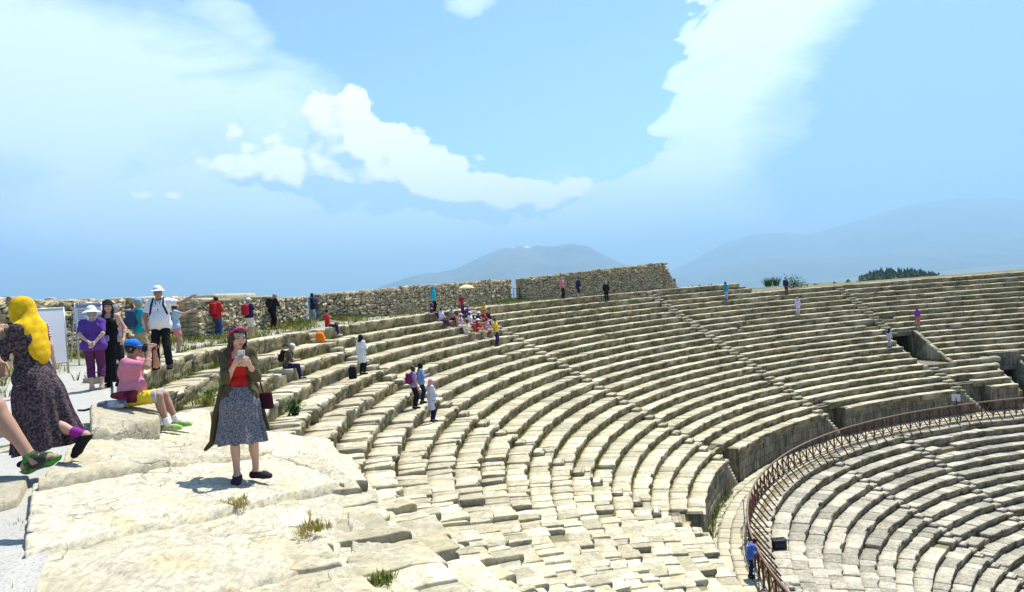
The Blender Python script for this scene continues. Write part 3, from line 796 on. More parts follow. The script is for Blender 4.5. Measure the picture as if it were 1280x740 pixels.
class Figure:
    def __init__(s, name, label, pos, az, H=1.7, vox=.012, skin='mid', fem=False, wide=1.0, belly=0.0, pel=(0, 0, .92), lean=0.0, side=0.0, twist=0.0,
                 wr=None, wl=None, pr=(.5, -.6, -.4), pl=(-.5, -.6, -.4), ar=None, al=None, kr=(.08, 1, 0), kl=(-.08, 1, 0), tr=(.12, 1, 0), tl=(-.12, 1, 0),
                 hy=0.0, hp=0.0, hr=0.0, curl=.5, fingers=None, face=True, group=None, grip_r=None, grip_l=None):
        s.k = H / 1.7; s.vox = vox / s.k; s.fine = vox <= .0085 if fingers is None else fingers
        s.root = empty(name, pos, -RAD(az)); tag(s.root, label, 'person', group, 'thing'); s.skin = skin
        s.fem = fem; s.wide = wide; s.belly = belly
        A = np.array
        R = rot(-lean, side, 0); s.R = R; pel = A(pel, float); s.pel = pel
        Rt = R @ rot(0, 0, twist); s.Rt = Rt
        s.waist = pel + R @ A([0, .005, .16]); s.chest = pel + R @ A([0, 0, .36])
        sw = (.150 if fem else .172) * (.5 + .5 * wide)
        s.shr = s.chest + Rt @ A([sw, -.005, .115]); s.shl = s.chest + Rt @ A([-sw, -.005, .115])
        s.neck = s.chest + Rt @ A([0, -.005, .165]); 
        s.Rh = Rt @ rot(0, 0, hy) @ rot(-hp, 0, 0) @ rot(0, hr, 0)
        s.head = s.neck + Rt @ A([0, .015, .055]) + s.Rh @ A([0, .02, .10])
        hw = .085 if fem else .08
        s.hipr = pel + R @ A([hw, 0, -.03]); s.hipl = pel + R @ A([-hw, 0, -.03])
        wr = s.shr + A([.09, .06, -.52]) if wr is None else A(wr, float)
        wl = s.shl + A([-.09, .06, -.52]) if wl is None else A(wl, float)
        s.elr, s.wrr = ik(s.shr, wr, .285, .25, pr); s.ell, s.wrl = ik(s.shl, wl, .285, .25, pl)
        ar = A([.09, -.02, .075]) if ar is None else A(ar, float); al = A([-.09, -.02, .075]) if al is None else A(al, float)
        s.knr, s.anr = ik(s.hipr, ar, .425, .42, kr); s.knl, s.anl = ik(s.hipl, al, .425, .42, kl)
        s.tor = A(tr, float) / np.linalg.norm(tr); s.tol = A(tl, float) / np.linalg.norm(tl)
        s.curl = curl; s.grip = {1: grip_r, -1: grip_l}
        s.face = face
        s.body()
    # ---- distance fields shared by body and clothes
    def torso(s, P, o=0.0, lo=None):
        w, k = s.wide, .07
        X = s.R[:, 0]; Xt = s.Rt[:, 0]; f = s.fem
        pr, wr_, cr = (.118, .092, .105) if f else (.110, .108, .118)
        d = d_cap(P, s.pel - X * .085 * w, s.pel + X * .085 * w, pr + o, pr + o)
        d = _sm(d, d_cap(P, s.waist - X * .05 * w, s.waist + X * .05 * w, wr_ * (.6 + .4 * w) + o, wr_ * (.6 + .4 * w) + o), k)
        d = _sm(d, d_cap(P, s.chest - Xt * .075 * w, s.chest + Xt * .075 * w, cr + o, cr + o), k)
        d = _sm(d, d_cap(P, s.shl, s.shr, .056 + o, .056 + o), .06)
        if f:
            for q in (-1, 1): d = _sm(d, d_ell(P, s.chest + s.Rt @ np.array([q * .07, .085, -.01]), np.array([.062, .055, .06]) + o), .04)
        if s.belly: d = _sm(d, d_ell(P, s.waist + s.R @ np.array([0, .05 + s.belly * .3, -.03]), np.array([.15, .10 + s.belly, .15]) * (.7 + .3 * w) + o), .06)
        return d
    def arm(s, P, q, o=0.0, upto=2.0):
        sh, el, wr = (s.shr, s.elr, s.wrr) if q > 0 else (s.shl, s.ell, s.wrl)
        t = 1.0 if s.fem is False else .88
        u = min(1, upto); d = d_cap(P, sh, sh + (el - sh) * u, .054 * t + o, (.054 + (.041 - .054) * u) * t + o)
        if upto > 1:
            v = min(1, upto - 1); d = _sm(d, d_cap(P, el, el + (wr - el) * v, .041 * t + o, (.041 + (.027 - .041) * v) * t + o), .03)
            m = el + (wr - el) * min(.3, v); d = _sm(d, d_cap(P, el, m, .040 * t + o, .042 * t + o), .02)
        if upto < 1.99:                                       # flat cuff
            a, b = (sh, el) if upto <= 1 else (el, wr); ax = (b - a) / np.linalg.norm(b - a); c = a + (b - a) * (upto if upto <= 1 else upto - 1)
            d = np.maximum(d, (P - c) @ ax)
        return d
    def leg(s, P, q, o=0.0, upto=2.0, minr=0.0):
        hp, kn, an = (s.hipr, s.knr, s.anr) if q > 0 else (s.hipl, s.knl, s.anl)
        w = .6 + .4 * s.wide
        r = lambda x: max(x * w + o, minr)
        u = min(1, upto)
        d = d_cap(P, hp, hp + (kn - hp) * u, r(.088), r(.088 + (.056 - .088) * u))
        if upto > 1:
            v = min(1, upto - 1)
            d = _sm(d, d_cap(P, kn, kn + (an - kn) * v, r(.054), r(.054 + (.036 - .054) * v)), .03)
            back = np.cross(np.cross(an - kn, (s.tor if q > 0 else s.tol)), an - kn); back = -back / (np.linalg.norm(back) + 1e-9)
            back = back if back @ (s.tor if q > 0 else s.tol) < 0 else -back
            if v > .5: d = _sm(d, d_ell(P, kn + (an - kn) * .32 + back * .02, np.array([.05, .05, .12]) * w + o, _frame(an - kn)), .03)
        if upto < 1.99:
            a, b = (hp, kn) if upto <= 1 else (kn, an); ax = (b - a) / np.linalg.norm(b - a); c = a + (b - a) * (upto if upto <= 1 else upto - 1)
            d = np.maximum(d, (P - c) @ ax)
        return d
    def foot(s, P, q, o=0.0):
        an, t = (s.anr, s.tor) if q > 0 else (s.anl, s.tol)
        heel = an - t * .035 + np.array([0, 0, -.04]); ball = an + t * .12 + np.array([0, 0, -.048]); toe = an + t * .175 + np.array([0, 0, -.052])
        d = d_cap(P, an, heel, .036 + o, .034 + o); d = _sm(d, d_cap(P, heel, ball, .033 + o, .034 + o), .03)
        lat = np.cross(t, [0, 0, 1.0]); lat /= np.linalg.norm(lat) + 1e-9
        d = _sm(d, d_cap(P, ball - lat * .018, toe - lat * .012, .028 + o, .021 + o), .02); d = _sm(d, d_cap(P, ball + lat * .018, toe + lat * .012, .028 + o, .021 + o), .02)
        d = _sm(d, d_cap(P, an, ball, .034 + o, .026 + o), .03)
        return np.maximum(d, (an[2] - .078 + min(0, t[2]) * 0 - P[:, 2]) if abs(t[2]) < .3 else d)
    def hand(s, P, q):
        el, wr = (s.elr, s.wrr) if q > 0 else (s.ell, s.wrl)
        f = (wr - el) / np.linalg.norm(wr - el)
        g = s.grip[q]
        pn = np.array([-q, .35, 0.0]) if g is None else np.asarray(g, float)    # palm faces this way
        pn = pn - f * (pn @ f); pn /= np.linalg.norm(pn) + 1e-9
        la = np.cross(pn, f) * 1.0
        th = la if (la @ np.array([0, 1.0, .3])) > 0 else -la                    # thumb side
        d = d_cap(P, wr, wr + f * .03, .026, .028)
        for j in (-1, 0, 1): d = _sm(d, d_cap(P, wr + f * .02 + la * j * .012, wr + f * .085 + la * j * .024, .017, .0155), .012)
        c = s.curl
        if s.fine:
            for j, ln in zip((1.5, .5, -.5, -1.5), (.066, .076, .071, .055)):
                b = wr + f * (.088 - abs(j) * .003) + th * j * .0185
                d1 = f * cos(c * .8) + pn * sin(c * .8); d2 = f * cos(c * 2.0) + pn * sin(c * 2.0); d3 = f * cos(c * 2.9) + pn * sin(c * 2.9)
                p1 = b + d1 * ln * .48; p2 = p1 + d2 * ln * .34; p3 = p2 + d3 * ln * .24
                fd = np.minimum(np.minimum(d_cap(P, b - f * .02, p1, .0092, .0085), d_cap(P, p1, p2, .0085, .0078)), d_cap(P, p2, p3, .0078, .0068))
                d = _sm(d, fd, .006)
            b = wr + f * .025 + th * .022; p1 = b + (f * .6 + th * .75 + pn * .25) * .038; p2 = p1 + (f * .85 + th * .25 + pn * .45) * .034; p3 = p2 + (f * .8 + pn * .5) * .022
            td = np.minimum(np.minimum(d_cap(P, b, p1, .013, .0105), d_cap(P, p1, p2, .0105, .009)), d_cap(P, p2, p3, .009, .0075)); d = _sm(d, td, .01)
        else:
            for j, ln in zip((1.5, .5, -.5, -1.5), (.066, .076, .071, .055)):
                b = wr + f * .085 + th * j * .02; m = b + (f * cos(c * .8) + pn * sin(c * .8)) * ln * .5; e = m + (f * cos(c * 2) + pn * sin(c * 2)) * ln * .5
                d = np.minimum(d, np.minimum(d_cap(P, b - f * .02, m, .0105, .0100), d_cap(P, m, e, .0100, .009)))
            b = wr + f * .025 + th * .022; p1 = b + (f * .6 + th * .75 + pn * .25) * .04; p2 = p1 + (f * .85 + th * .25 + pn * .45) * .05
            d = _sm(d, np.minimum(d_cap(P, b, p1, .014, .012), d_cap(P, p1, p2, .012, .010)), .012)
        return d
    def hp(s, x, y, z): return s.head + s.Rh @ np.array([x, y, z])
    def skull(s, P, o=0.0):
        d = d_ell(P, s.hp(0, -.012, .022), np.array([.074, .092, .092]) + o, s.Rh)
        d = _sm(d, d_ell(P, s.hp(0, .018, -.035), np.array([.060, .070, .078]) + o, s.Rh), .04)
        return d
    def headf(s, P):
        d = s.skull(P)
        d = _sm(d, d_cap(P, s.hp(0, .055, -.092), s.hp(0, .06, -.085), .026, .026), .03)                # chin
        for q in (-1, 1):
            d = _sm(d, d_ell(P, s.hp(q * .040, .062, -.030), [.026, .022, .028], s.Rh), .02)            # cheeks
            d = -_sm(-d, d_ell(P, s.hp(q * .031, .094, .006), [.018, .014, .012], s.Rh), .012)          # eye sockets
            d = _sm(d, d_cap(P, s.hp(q * .012, .086, .024), s.hp(q * .046, .074, .026), .008, .007), .012)   # brows
            d = _sm(d, d_ell(P, s.hp(q * .074, -.005, -.008), [.012, .020, .032], s.Rh), .008)          # ears
        d = _sm(d, d_cap(P, s.hp(0, .086, .010), s.hp(0, .108, -.030), .0085, .0135), .012)              # nose
        d = _sm(d, d_cap(P, s.hp(-.016, .086, -.060), s.hp(.016, .086, -.060), .009, .009), .010)        # mouth
        d = _sm(d, d_cap(P, s.neck - s.Rt @ np.array([0, .0, .03]), s.hp(0, -.012, -.05), .056 if not s.fem else .050, .052 if not s.fem else .045), .035)
        return d
    def bodyf(s, P):
        d = s.torso(P)
        for q in (-1, 1):
            a = _sm(s.arm(P, q), s.hand(P, q), .012); d = _sm(d, a, .03)
        l = None
        for q in (-1, 1):
            g = _sm(s.leg(P, q), s.foot(P, q), .02)
            l = g if l is None else np.minimum(l, g)
        d = _sm(d, l, .04)
        return _sm(d, s.headf(P), .03)
    def bounds(s, extra=.12):
        pts = np.array([s.pel, s.head, s.shr, s.shl, s.elr, s.ell, s.wrr, s.wrl, s.knr, s.knl, s.anr, s.anl, s.anr + s.tor * .2, s.anl + s.tol * .2])
        pts = np.concatenate([pts, [s.wrr + (s.wrr - s.elr) * .8, s.wrl + (s.wrl - s.ell) * .8]])
        return pts.min(0) - extra, pts.max(0) + extra + np.array([0, 0, .1])
    def mesh(s, name, f, mat, lo=None, hi=None, vox=None, parent=None):
        b0, b1 = s.bounds(.3)
        r = sdf_mesh(f, b0 if lo is None else lo, b1 if hi is None else hi, (vox or s.vox))
        if r is None: return None
        V, Q = r
        return mesh_np(name, V * s.k, [Q], mat, parent or s.root, True)
    def body(s):
        lo, hi = s.bounds()
        s.body_ob = s.mesh('body', s.bodyf, SKIN[s.skin], lo, hi)
        if s.face and s.fine:
            for q in (-1, 1):
                V, Q = cube_grid(6, 6, 6); W = V / np.linalg.norm(V, axis=1)[:, None]
                c = s.hp(q * .031, .0755, .005); e = mesh_np('eye', (c + W * .0108) * s.k, [Q], EYEM, s.root, True)
                s.mesh('eyebrow', lambda P, q=q: d_cap(P, s.hp(q * .016, .0965, .028), s.hp(q * .047, .083, .029), .0042, .003), HAIR['dark'], s.hp(q * .03, .09, .03) - .04, s.hp(q * .03, .09, .03) + .04, .0035)
                mesh_np('iris', (c + s.Rh @ np.array([0, .0068, -.001]) + W * .0058) * s.k, [Q], IRIS, e, True)
            s.mesh('lips', lambda P: np.minimum(d_cap(P, s.hp(-.017, .0925, -.0575), s.hp(.017, .0925, -.0575), .0055, .0055), d_cap(P, s.hp(-.014, .093, -.066), s.hp(.014, .093, -.066), .006, .006)), LIP, s.hp(0, .09, -.06) - .04, s.hp(0, .09, -.06) + .04, .004)
    def ring(s, P, c): return (P - c) @ s.R[:, 2]
    # ---- clothes
    def top(s, name, mat, sleeve=.55, hem=-.06, neck=.135, o=.016, vest=False, part=None, open_=False, fold=.004):
        def f(P):
            d = s.torso(P, o)
            d = np.maximum(d, -s.ring(P, s.pel + s.R[:, 2] * hem))
            nk = (P - s.chest) @ s.Rt[:, 2] - neck
            if vest:                                          # low neckline and bare shoulders
                xx = np.abs((P - s.chest) @ s.Rt[:, 0]); nk = (P - s.chest) @ s.Rt[:, 2] - np.where(xx > .055, np.where(xx < .11, .15, .06), neck)
                d = np.maximum(d, xx - .155)
            if not vest: nk = np.where(np.hypot((P - s.neck) @ s.Rt[:, 0], (P - s.neck) @ s.Rt[:, 1]) < .088, nk, nk + neck - .25)
            d = np.maximum(d, nk)
            if sleeve > 0:
                for q in (-1, 1): d = _sm(d, s.arm(P, q, min(o, .020) + .002, sleeve), .02)
            if open_:
                xx = (P - s.chest) @ s.Rt[:, 0]; yy = (P - s.chest) @ s.Rt[:, 1]
                d = np.maximum(d, np.where(yy > 0, .085 - np.abs(xx), -1))
            if fold: d = d + fold * np.sin(P[:, 2] * 38 + 6 * np.sin(P[:, 0] * 16 + P[:, 1] * 9)) * np.clip((P[:, 2] - s.pel[2]) * 4 + .6, .2, 1)
            return d * .9
        return s.mesh(part or name, f, mat)
    def trousers(s, name, mat, upto=1.95, waist=.07, o=.012, minr=.058):
        def f(P):
            d = s.torso(P, o - .004); d = np.maximum(d, s.ring(P, s.pel + s.R[:, 2] * waist)); d = np.maximum(d, -(P - s.pel) @ s.R[:, 2] - .14)
            l = np.minimum(s.leg(P, 1, o, upto, minr), s.leg(P, -1, o, upto, minr))
            d = _sm(d, l, .04)
            return (d + .003 * np.sin(P[:, 2] * 45 + 5 * np.sin(P[:, 1] * 20))) * .9
        return s.mesh(name, f, mat)
    def shoes(s, mat, o=.010, name='shoe', low=True):
        for q in (-1, 1):
            an, t = (s.anr, s.tor) if q > 0 else (s.anl, s.tol)
            s.mesh(name, lambda P, q=q, an=an: np.maximum(s.foot(P, q, o), P[:, 2] - an[2] - (.0 if low else .06)), mat, an - .25, an + .25, min(s.vox, .012))
    def skirt(s, name, mat, c1, r1, z0=.10, r0=None, folds=9, amp=.02, tilt=None, seed=0, top_ext=None):
        """flared cloth from the waist to the hem: c1 = centre of the hem, r1 = its two radii"""
        c0 = s.pel + s.R[:, 2] * z0; c1 = np.asarray(c1, float); L = np.linalg.norm(c1 - c0)
        r0 = np.array(r0 or ((.142 if s.fem else .15) * (.4 + .6 * s.wide), .118)); r1 = np.array(r1, float)
        ax = c0 - c1; ax /= L
        X = s.R[:, 0] - ax * (s.R[:, 0] @ ax); X /= np.linalg.norm(X); Y = np.cross(ax, X)
        def f(P):
            Q = P - c1; h = Q @ ax; t = np.clip(1 - h / L, 0, 1)
            x, y = Q @ X, Q @ Y; th = np.arctan2(y / r1[1], x / r1[0])
            te = np.clip(t, 0, 1) ** .8
            hip = .030 * np.exp(-((t - .28) / .2)**2)
            rx = r0[0] + (r1[0] - r0[0]) * te + hip; ry = r0[1] + (r1[1] - r0[1]) * te + hip
            wob = amp * t * (np.sin(folds * th + 2.0 * np.sin(th * 2 + seed) + seed) + .45 * np.sin(folds * 1.9 * th + 1.3 + seed * 2 + t * 2))
            rho = np.sqrt((x / rx)**2 + (y / ry)**2)
            d = (rho - 1) * np.minimum(rx, ry) - wob
            d = np.maximum(d, -h + .012 * np.sin(folds * th)); d = np.maximum(d, h - L)
            if not s.face is None:
                for q in (-1, 1): pass
            return d * .75
        lo = np.minimum(c0, c1) - np.array([r1.max() + .15, r1.max() + .15, .06]); hi = np.maximum(c0, c1) + np.array([r1.max() + .15, r1.max() + .15, .06])
        return s.mesh(name, f, mat, lo, hi)
    def hair(s, kind='brown', length=0.0, o=.014, fringe=.035, name='hair'):
        def f(P):
            d = s.skull(P, o)
            Q = (P - s.head) @ s.Rh
            face = np.maximum(np.maximum(Q[:, 1] * -1 + .030, Q[:, 2] - .062 - 0 * Q[:, 1]), np.abs(Q[:, 0]) - .066)     # opening for the face
            d = np.maximum(d, -face)
            d = np.maximum(d, -(Q[:, 2] + .075 + .5 * np.minimum(0, -Q[:, 1])))
            if length > 0:
                for q in (-1, -.4, .4, 1):
                    a = s.hp(q * .055, -.045, -.02); b = a + np.array([0, 0, -length]) + s.Rt @ np.array([q * .03, -.03, 0])
                    d = _sm(d, d_cap(P, a, b, .040, .018), .03)
                for q in (-1, 1):
                    a = s.hp(q * .072, .0, -.02); b = s.chest + s.Rt @ np.array([q * .105, .085, .10 - length * .35]); m = s.hp(q * .085, .005, -.10)
                    d = _sm(d, np.minimum(d_cap(P, a, m, .026, .028), d_cap(P, m, b, .028, .012)), .02)
            return (d + .003 * np.sin(Q[:, 0] * 160 + 3 * np.sin(Q[:, 2] * 30))) * .9
        return s.mesh(name, f, HAIR[kind], s.head - np.array([.24, .24, .2 + length]), s.head + .24, min(s.vox, .014))
    def hat(s, mat, brim=.16, crown=.10, name='hat', tilt=0.0, droop=.25):
        Rm = s.Rh @ rot(tilt, 0, 0); c = s.hp(0, -.008, .058)
        def f(P):
            Q = (P - c) @ Rm; r = np.hypot(Q[:, 0], Q[:, 1] * .92)
            zb = -droop * np.maximum(0, r - .09) * (1 + .25 * np.sin(np.arctan2(Q[:, 1], Q[:, 0]) * 2 + 1))
            d = np.maximum(np.abs(Q[:, 2] - zb) - .007, r - brim)
            dome = np.linalg.norm(Q / np.array([.096, .112, crown]), axis=1) - 1
            d2 = np.maximum(dome * .09, -Q[:, 2] - .005)
            return _sm(d, d2, .02) * .8
        return s.mesh(name, f, mat, c - .3, c + .3, min(s.vox, .011))
    def cap(s, mat, name='cap', back=False):
        c = s.hp(0, -.01, .045); g = -1 if back else 1
        def f(P):
            Q = (P - c) @ s.Rh
            d = np.maximum((np.linalg.norm(Q / np.array([.088, .108, .090]), axis=1) - 1) * .085, -Q[:, 2] - .002)
            v = Q - np.array([0, g * .115, -.006]); zc = v[:, 2] + .9 * v[:, 0]**2 / .09 * .1
            return np.minimum(d, np.maximum(np.abs(zc) - .006, (np.hypot(v[:, 0] / .078, v[:, 1] / .085) - 1) * .07)) * .85
        return s.mesh(name, f, mat, c - .26, c + .26, min(s.vox, .010))
    def scarf(s, mat, drape=.30, o=.022, name='headscarf', back=True):
        def f(P):
            d = s.skull(P, o); d = _sm(d, d_cap(P, s.neck, s.hp(0, -.02, -.03), .085, .085), .05)
            Q = (P - s.head) @ s.Rh
            face = d_ell(Q, [0, .10, -.012], [.056, .075, .082]); d = np.maximum(d, -face)
            d = _sm(d, d_cap(P, s.shl * .7 + s.neck * .3, s.shr * .7 + s.neck * .3, .082, .082), .07)
            if back:
                m = s.neck + s.Rt @ np.array([0, -.075, -.02 - drape * .36])
                d = _sm(d, d_ell(P, m, [.165, .058, .10 + drape * .50], s.Rt @ rot(-.12, 0, 0)), .06)
            b = s.chest + s.Rt @ np.array([0, .10, .02]); d = _sm(d, d_cap(P, s.neck + s.Rt @ np.array([0, .04, -.01]), b, .07, .04), .05)
            return (d + .0022 * np.sin(Q[:, 2] * 22 + 34 * Q[:, 1] + 2 * np.sin(Q[:, 0] * 20)) + .0012 * np.sin(Q[:, 2] * 70 + 40 * Q[:, 1])) * .85
        return s.mesh(name, f, mat, s.head - np.array([.32, .36, .42 + drape]), s.head + np.array([.32, .3, .22]), min(s.vox, .014))
    def world(s, p):
        """point of the figure's own frame -> world"""
        p = np.asarray(p, float) * s.k; a = s.root.rotation_euler[2]
        return np.array([p[0] * cos(a) - p[1] * sin(a), p[0] * sin(a) + p[1] * cos(a), p[2]]) + np.array(s.root.location)
    def own(s, name, label, cat, f, mat, lo, hi, vox=None, origin=None):
        """a thing carried by the figure: stays a top-level object; f works in the figure's frame"""
        r = sdf_mesh(f, lo, hi, vox or s.vox); V, Q = r
        org = (np.asarray(lo) + np.asarray(hi)) / 2 if origin is None else np.asarray(origin, float)
        o = mesh_np(name, (V - org) * s.k, [Q], mat, None, True)
        o.location = s.world(org); o.rotation_euler = s.root.rotation_euler
        return tag(o, label, cat, None, 'thing')
    def backpack(s, label, mat, size=(.15, .085, .22), straps=True):
        c = s.chest + s.Rt @ np.array([0, -.20, -.06])
        def f(P):
            d = d_box(P, c, size, s.Rt, .06)
            d = np.minimum(d, d_box(P, c + s.Rt @ np.array([0, -.085, -.07]), (.11, .04, .11), s.Rt, .03))
            if straps:
                for q in (-1, 1):
                    a = c + s.Rt @ np.array([q * .09, .06, .17]); b = s.chest + s.Rt @ np.array([q * .10, .02, .175]); e = s.chest + s.Rt @ np.array([q * .115, .158 + s.belly * .4, .06]); b = b + s.Rt @ np.array([0, 0, .022]); g = s.chest + s.Rt @ np.array([q * .150 * s.wide, .10, -.13])
                    for u, v in ((a, b), (b, e), (e, g), (g, c + s.Rt @ np.array([q * .12, .06, -.14]))): d = _sm(d, d_cap(P, u, v, .019, .019), .01)
            return d * .9
        return s.own('backpack', label, 'backpack', f, mat, c - .42, c + .45, origin=c)
def _frame(z):
    z = np.asarray(z, float) / np.linalg.norm(z); a = np.cross(z, [0.3, 1.0, 0.1]); a /= np.linalg.norm(a); b = np.cross(z, a)
    return np.stack([a, b, z], 1)
# ================================================================== the people in the photograph
def g_z(r, th):
    return .02 - .10 * float(smooth(189, 194, th)) + .30 * float(smooth(52.6, 55.0, r))
def ground_at(x, y, ph, H):
    """standing point on the terrace from the pixel of the feet and the figure's height in pixels"""
    P = at_depth(x, y, F_PX * H / ph); r, th = r_th(P); P[2] = g_z(r, th); return P
def inward(P): return math.degrees(math.atan2(CX - P[0], CY - P[1]))
def seat_at(x, y, back=.27):
    """a place on a seat row: returns the point on the tread, its row"""
    P, i = on_rows(x, y, back, True)
    return P, i
SIT = dict(pel=(0, 0, .545), ar=(.10, .47, .08), al=(-.10, .47, .08))
FL = cloth((.024, .017, .021), 'mottle', (.115, .080, .090), 46)
C = dict(yellow=cloth((.78, .50, .012), 'mottle', (.62, .36, .01), 5), purple=cloth((.11, .045, .27)), plum=cloth((.10, .022, .085)), black=cloth((.012, .012, .014)), white=cloth((.78, .77, .78)), cream=cloth((.72, .66, .50)),
         khaki=cloth((.36, .30, .19)), teal=cloth((.02, .30, .38)), pink=cloth((.55, .20, .28)), rose=cloth((.56, .20, .22)), red=cloth((.50, .022, .022)), crimson=cloth((.42, .02, .04)), navy=cloth((.015, .020, .07)),
         jeans=cloth((.05, .09, .20)), ltblue=cloth((.34, .45, .62)), olive=cloth((.085, .070, .035)), blue=cloth((.02, .17, .62)), grey=cloth((.42, .42, .43)), orange=cloth((.85, .20, .01)), mustard=cloth((.60, .36, .05)),
         denim=cloth((.085, .086, .11), 'mottle', (.235, .232, .262), 60), sand=cloth((.55, .44, .28)), lilac=cloth((.60, .55, .78)), green=cloth((.12, .30, .04)), maroon=cloth((.045, .008, .018)), yshort=cloth((.80, .58, .04)))
NEAR, MID, FAR = .0078, .0125, .021

# --- woman in the yellow headscarf, walking to the left
P = at_depth(52, 580, 7.25); P[2] = -.07
f = Figure('person', 'woman in a yellow headscarf and dark floral dress striding to the left', P, -88, 1.63, NEAR, 'mid', True, 1.12, pel=(0, 0, .90), lean=.06,
           wl=(-.07, .26, 1.36), pl=(-.2, .35, -.9), wr=(.10, .36, 1.20), pr=(.3, .3, -.9), al=(-.07, -.50, .31), tl=(-.05, .62, -.78), kl=(-.05, 1, .1), ar=(.07, .10, .085), hy=.05, hp=.05, curl=.7)
f.hair('dark'); f.scarf(C['yellow'], .34, .028)
f.top('dress_top', FL, 1.62, -.05, .14, .022, fold=.005)
f.skirt('dress_skirt', FL, (.0, -.10, .20), (.24, .33), .10, folds=7, amp=.030, seed=2)
f.shoes(C['black'])
f.mesh('sock', lambda P: np.maximum(np.maximum(d_cap(P, f.knl, f.anl, .058, .046), -(P - f.anl) @ ((f.knl - f.anl) / np.linalg.norm(f.knl - f.anl)) - .03), (P - f.anl) @ ((f.knl - f.anl) / np.linalg.norm(f.knl - f.anl)) - .13), cloth((.25, .02, .22)), f.anl - .3, f.anl + .3)
f.mesh('sunglasses', lambda P: np.minimum(np.minimum(d_ell(P, f.hp(-.033, .096, .010), [.024, .007, .018], f.Rh), d_ell(P, f.hp(.033, .096, .010), [.024, .007, .018], f.Rh)), np.minimum(d_cap(P, f.hp(-.03, .10, .016), f.hp(.03, .10, .016), .004, .004), d_cap(P, f.hp(-.056, .092, .014), f.hp(-.082, .0, .012), .0045, .0045))), BLACKM, f.head - .16, f.head + .16, .005)

# --- someone half hidden behind her
P = ground_at(47, 526, 146, 1.62); P[2] = -.08
f = Figure('person', 'person in a dark red striped top half hidden behind the yellow headscarf', P, -10, 1.62, NEAR, 'fair', False, face=False)
f.hair('dark'); f.top('shirt', cloth((.30, .04, .05), 'stripes', (.6, .5, .5), 9), .6); f.trousers('shorts', C['grey'], .75); f.shoes(C['grey'])

# --- bare leg entering from the left edge
P = at_depth(84, 606, 5.5)
f = Figure('person', 'person at the left picture edge, only a striding bare leg and green sandal showing', (P[0] - .70, P[1], P[2] + .02), 92, 1.80, NEAR, 'tan', False, pel=(0, 0, .90), lean=.02,
           ar=(.09, .56, .125), tr=(.05, .93, .30), al=(-.09, -.38, .17), tl=(0, .85, -.5), kr=(.05, 1, 0))
f.hair('dark'); f.top('shirt', C['ltblue'], .5); f.trousers('shorts', C['khaki'], .8, minr=.085)
sandal = cloth((.035, .04, .032), 'mottle', (.05, .20, .03), 9)
def sandal_f(P, q):
    an, t = (f.anr, f.tor) if q > 0 else (f.anl, f.tol)
    up = np.cross(np.cross(t, [0, 0, 1.0]), t); up /= np.linalg.norm(up)
    h = (P - an) @ up; x = (P - an) @ t
    full = f.foot(P, q, .010)
    sole = np.maximum(f.foot(P, q, .014), h + .052)
    st = np.minimum(np.abs(x - .105) - .026, np.abs(x + .012) - .020); st = np.minimum(st, np.abs(x - .05 + h * .8) - .018)
    return np.minimum(sole, np.maximum(full, st)) * .9
for q, an in ((1, f.anr), (-1, f.anl)): f.mesh('sandal', lambda P, q=q: sandal_f(P, q), sandal, an - .28, an + .28, .007)

# --- purple woman seen from behind, hands clasped at her back
P = ground_at(122, 491, 103, 1.60)
f = Figure('person', 'woman in a purple shirt and plum capri trousers, hands clasped behind her back', P, -22, 1.60, NEAR, 'fair', True, 1.35, .04, wr=(.04, -.235, .98), wl=(-.05, -.24, 1.0), pr=(.9, -.35, -.2), pl=(-.9, -.35, -.2), grip_r=(0, -1, 0), grip_l=(0, -1, 0), hy=-.15)
f.hair('grey', 0, .012); f.hat(C['white'], .185, .10, 'sun_hat', droop=.55); f.top('shirt', C['purple'], .85, -.10, .14, .022); f.trousers('capri_trousers', C['plum'], 1.55, minr=.07); f.shoes(C['khaki'], .008, 'sandal')

# --- woman in black
P = ground_at(143, 486, 106, 1.70)
f = Figure('person', 'woman in a black sleeveless top, long black skirt and black hat', P, 168, 1.70, NEAR, 'fair', True, 1.08, wl=(-.27, .10, .93), wr=(.20, .16, .98), hy=.35)
f.hair('dark', .12); f.hat(C['black'], .155, .085, 'black_hat', droop=.3); f.top('tank_top', C['black'], 0, -.04, .085, .014, vest=True); f.skirt('long_skirt', C['black'], (0, 0, .10), (.25, .22), .11, folds=8, amp=.018); f.shoes(C['black'])
f.own('belt_bag', 'small grey blue pouch at the waist of the woman in black', 'pouch', lambda P: d_box(P, f.pel + np.array([.06, .165, .05]), (.085, .035, .06), None, .025), cloth((.22, .28, .36)), f.pel + np.array([-.1, .05, -.1]), f.pel + np.array([.25, .30, .2]))
# --- person hidden behind the two women
P = at_depth(149, 473, 19.0); P[2] = .0
f = Figure('person', 'person in a lilac shirt mostly hidden behind the black hat', P, 30, 1.62, MID, 'fair', True); f.hair('grey'); f.top('shirt', C['lilac'], .7); f.trousers('trousers', C['khaki'])

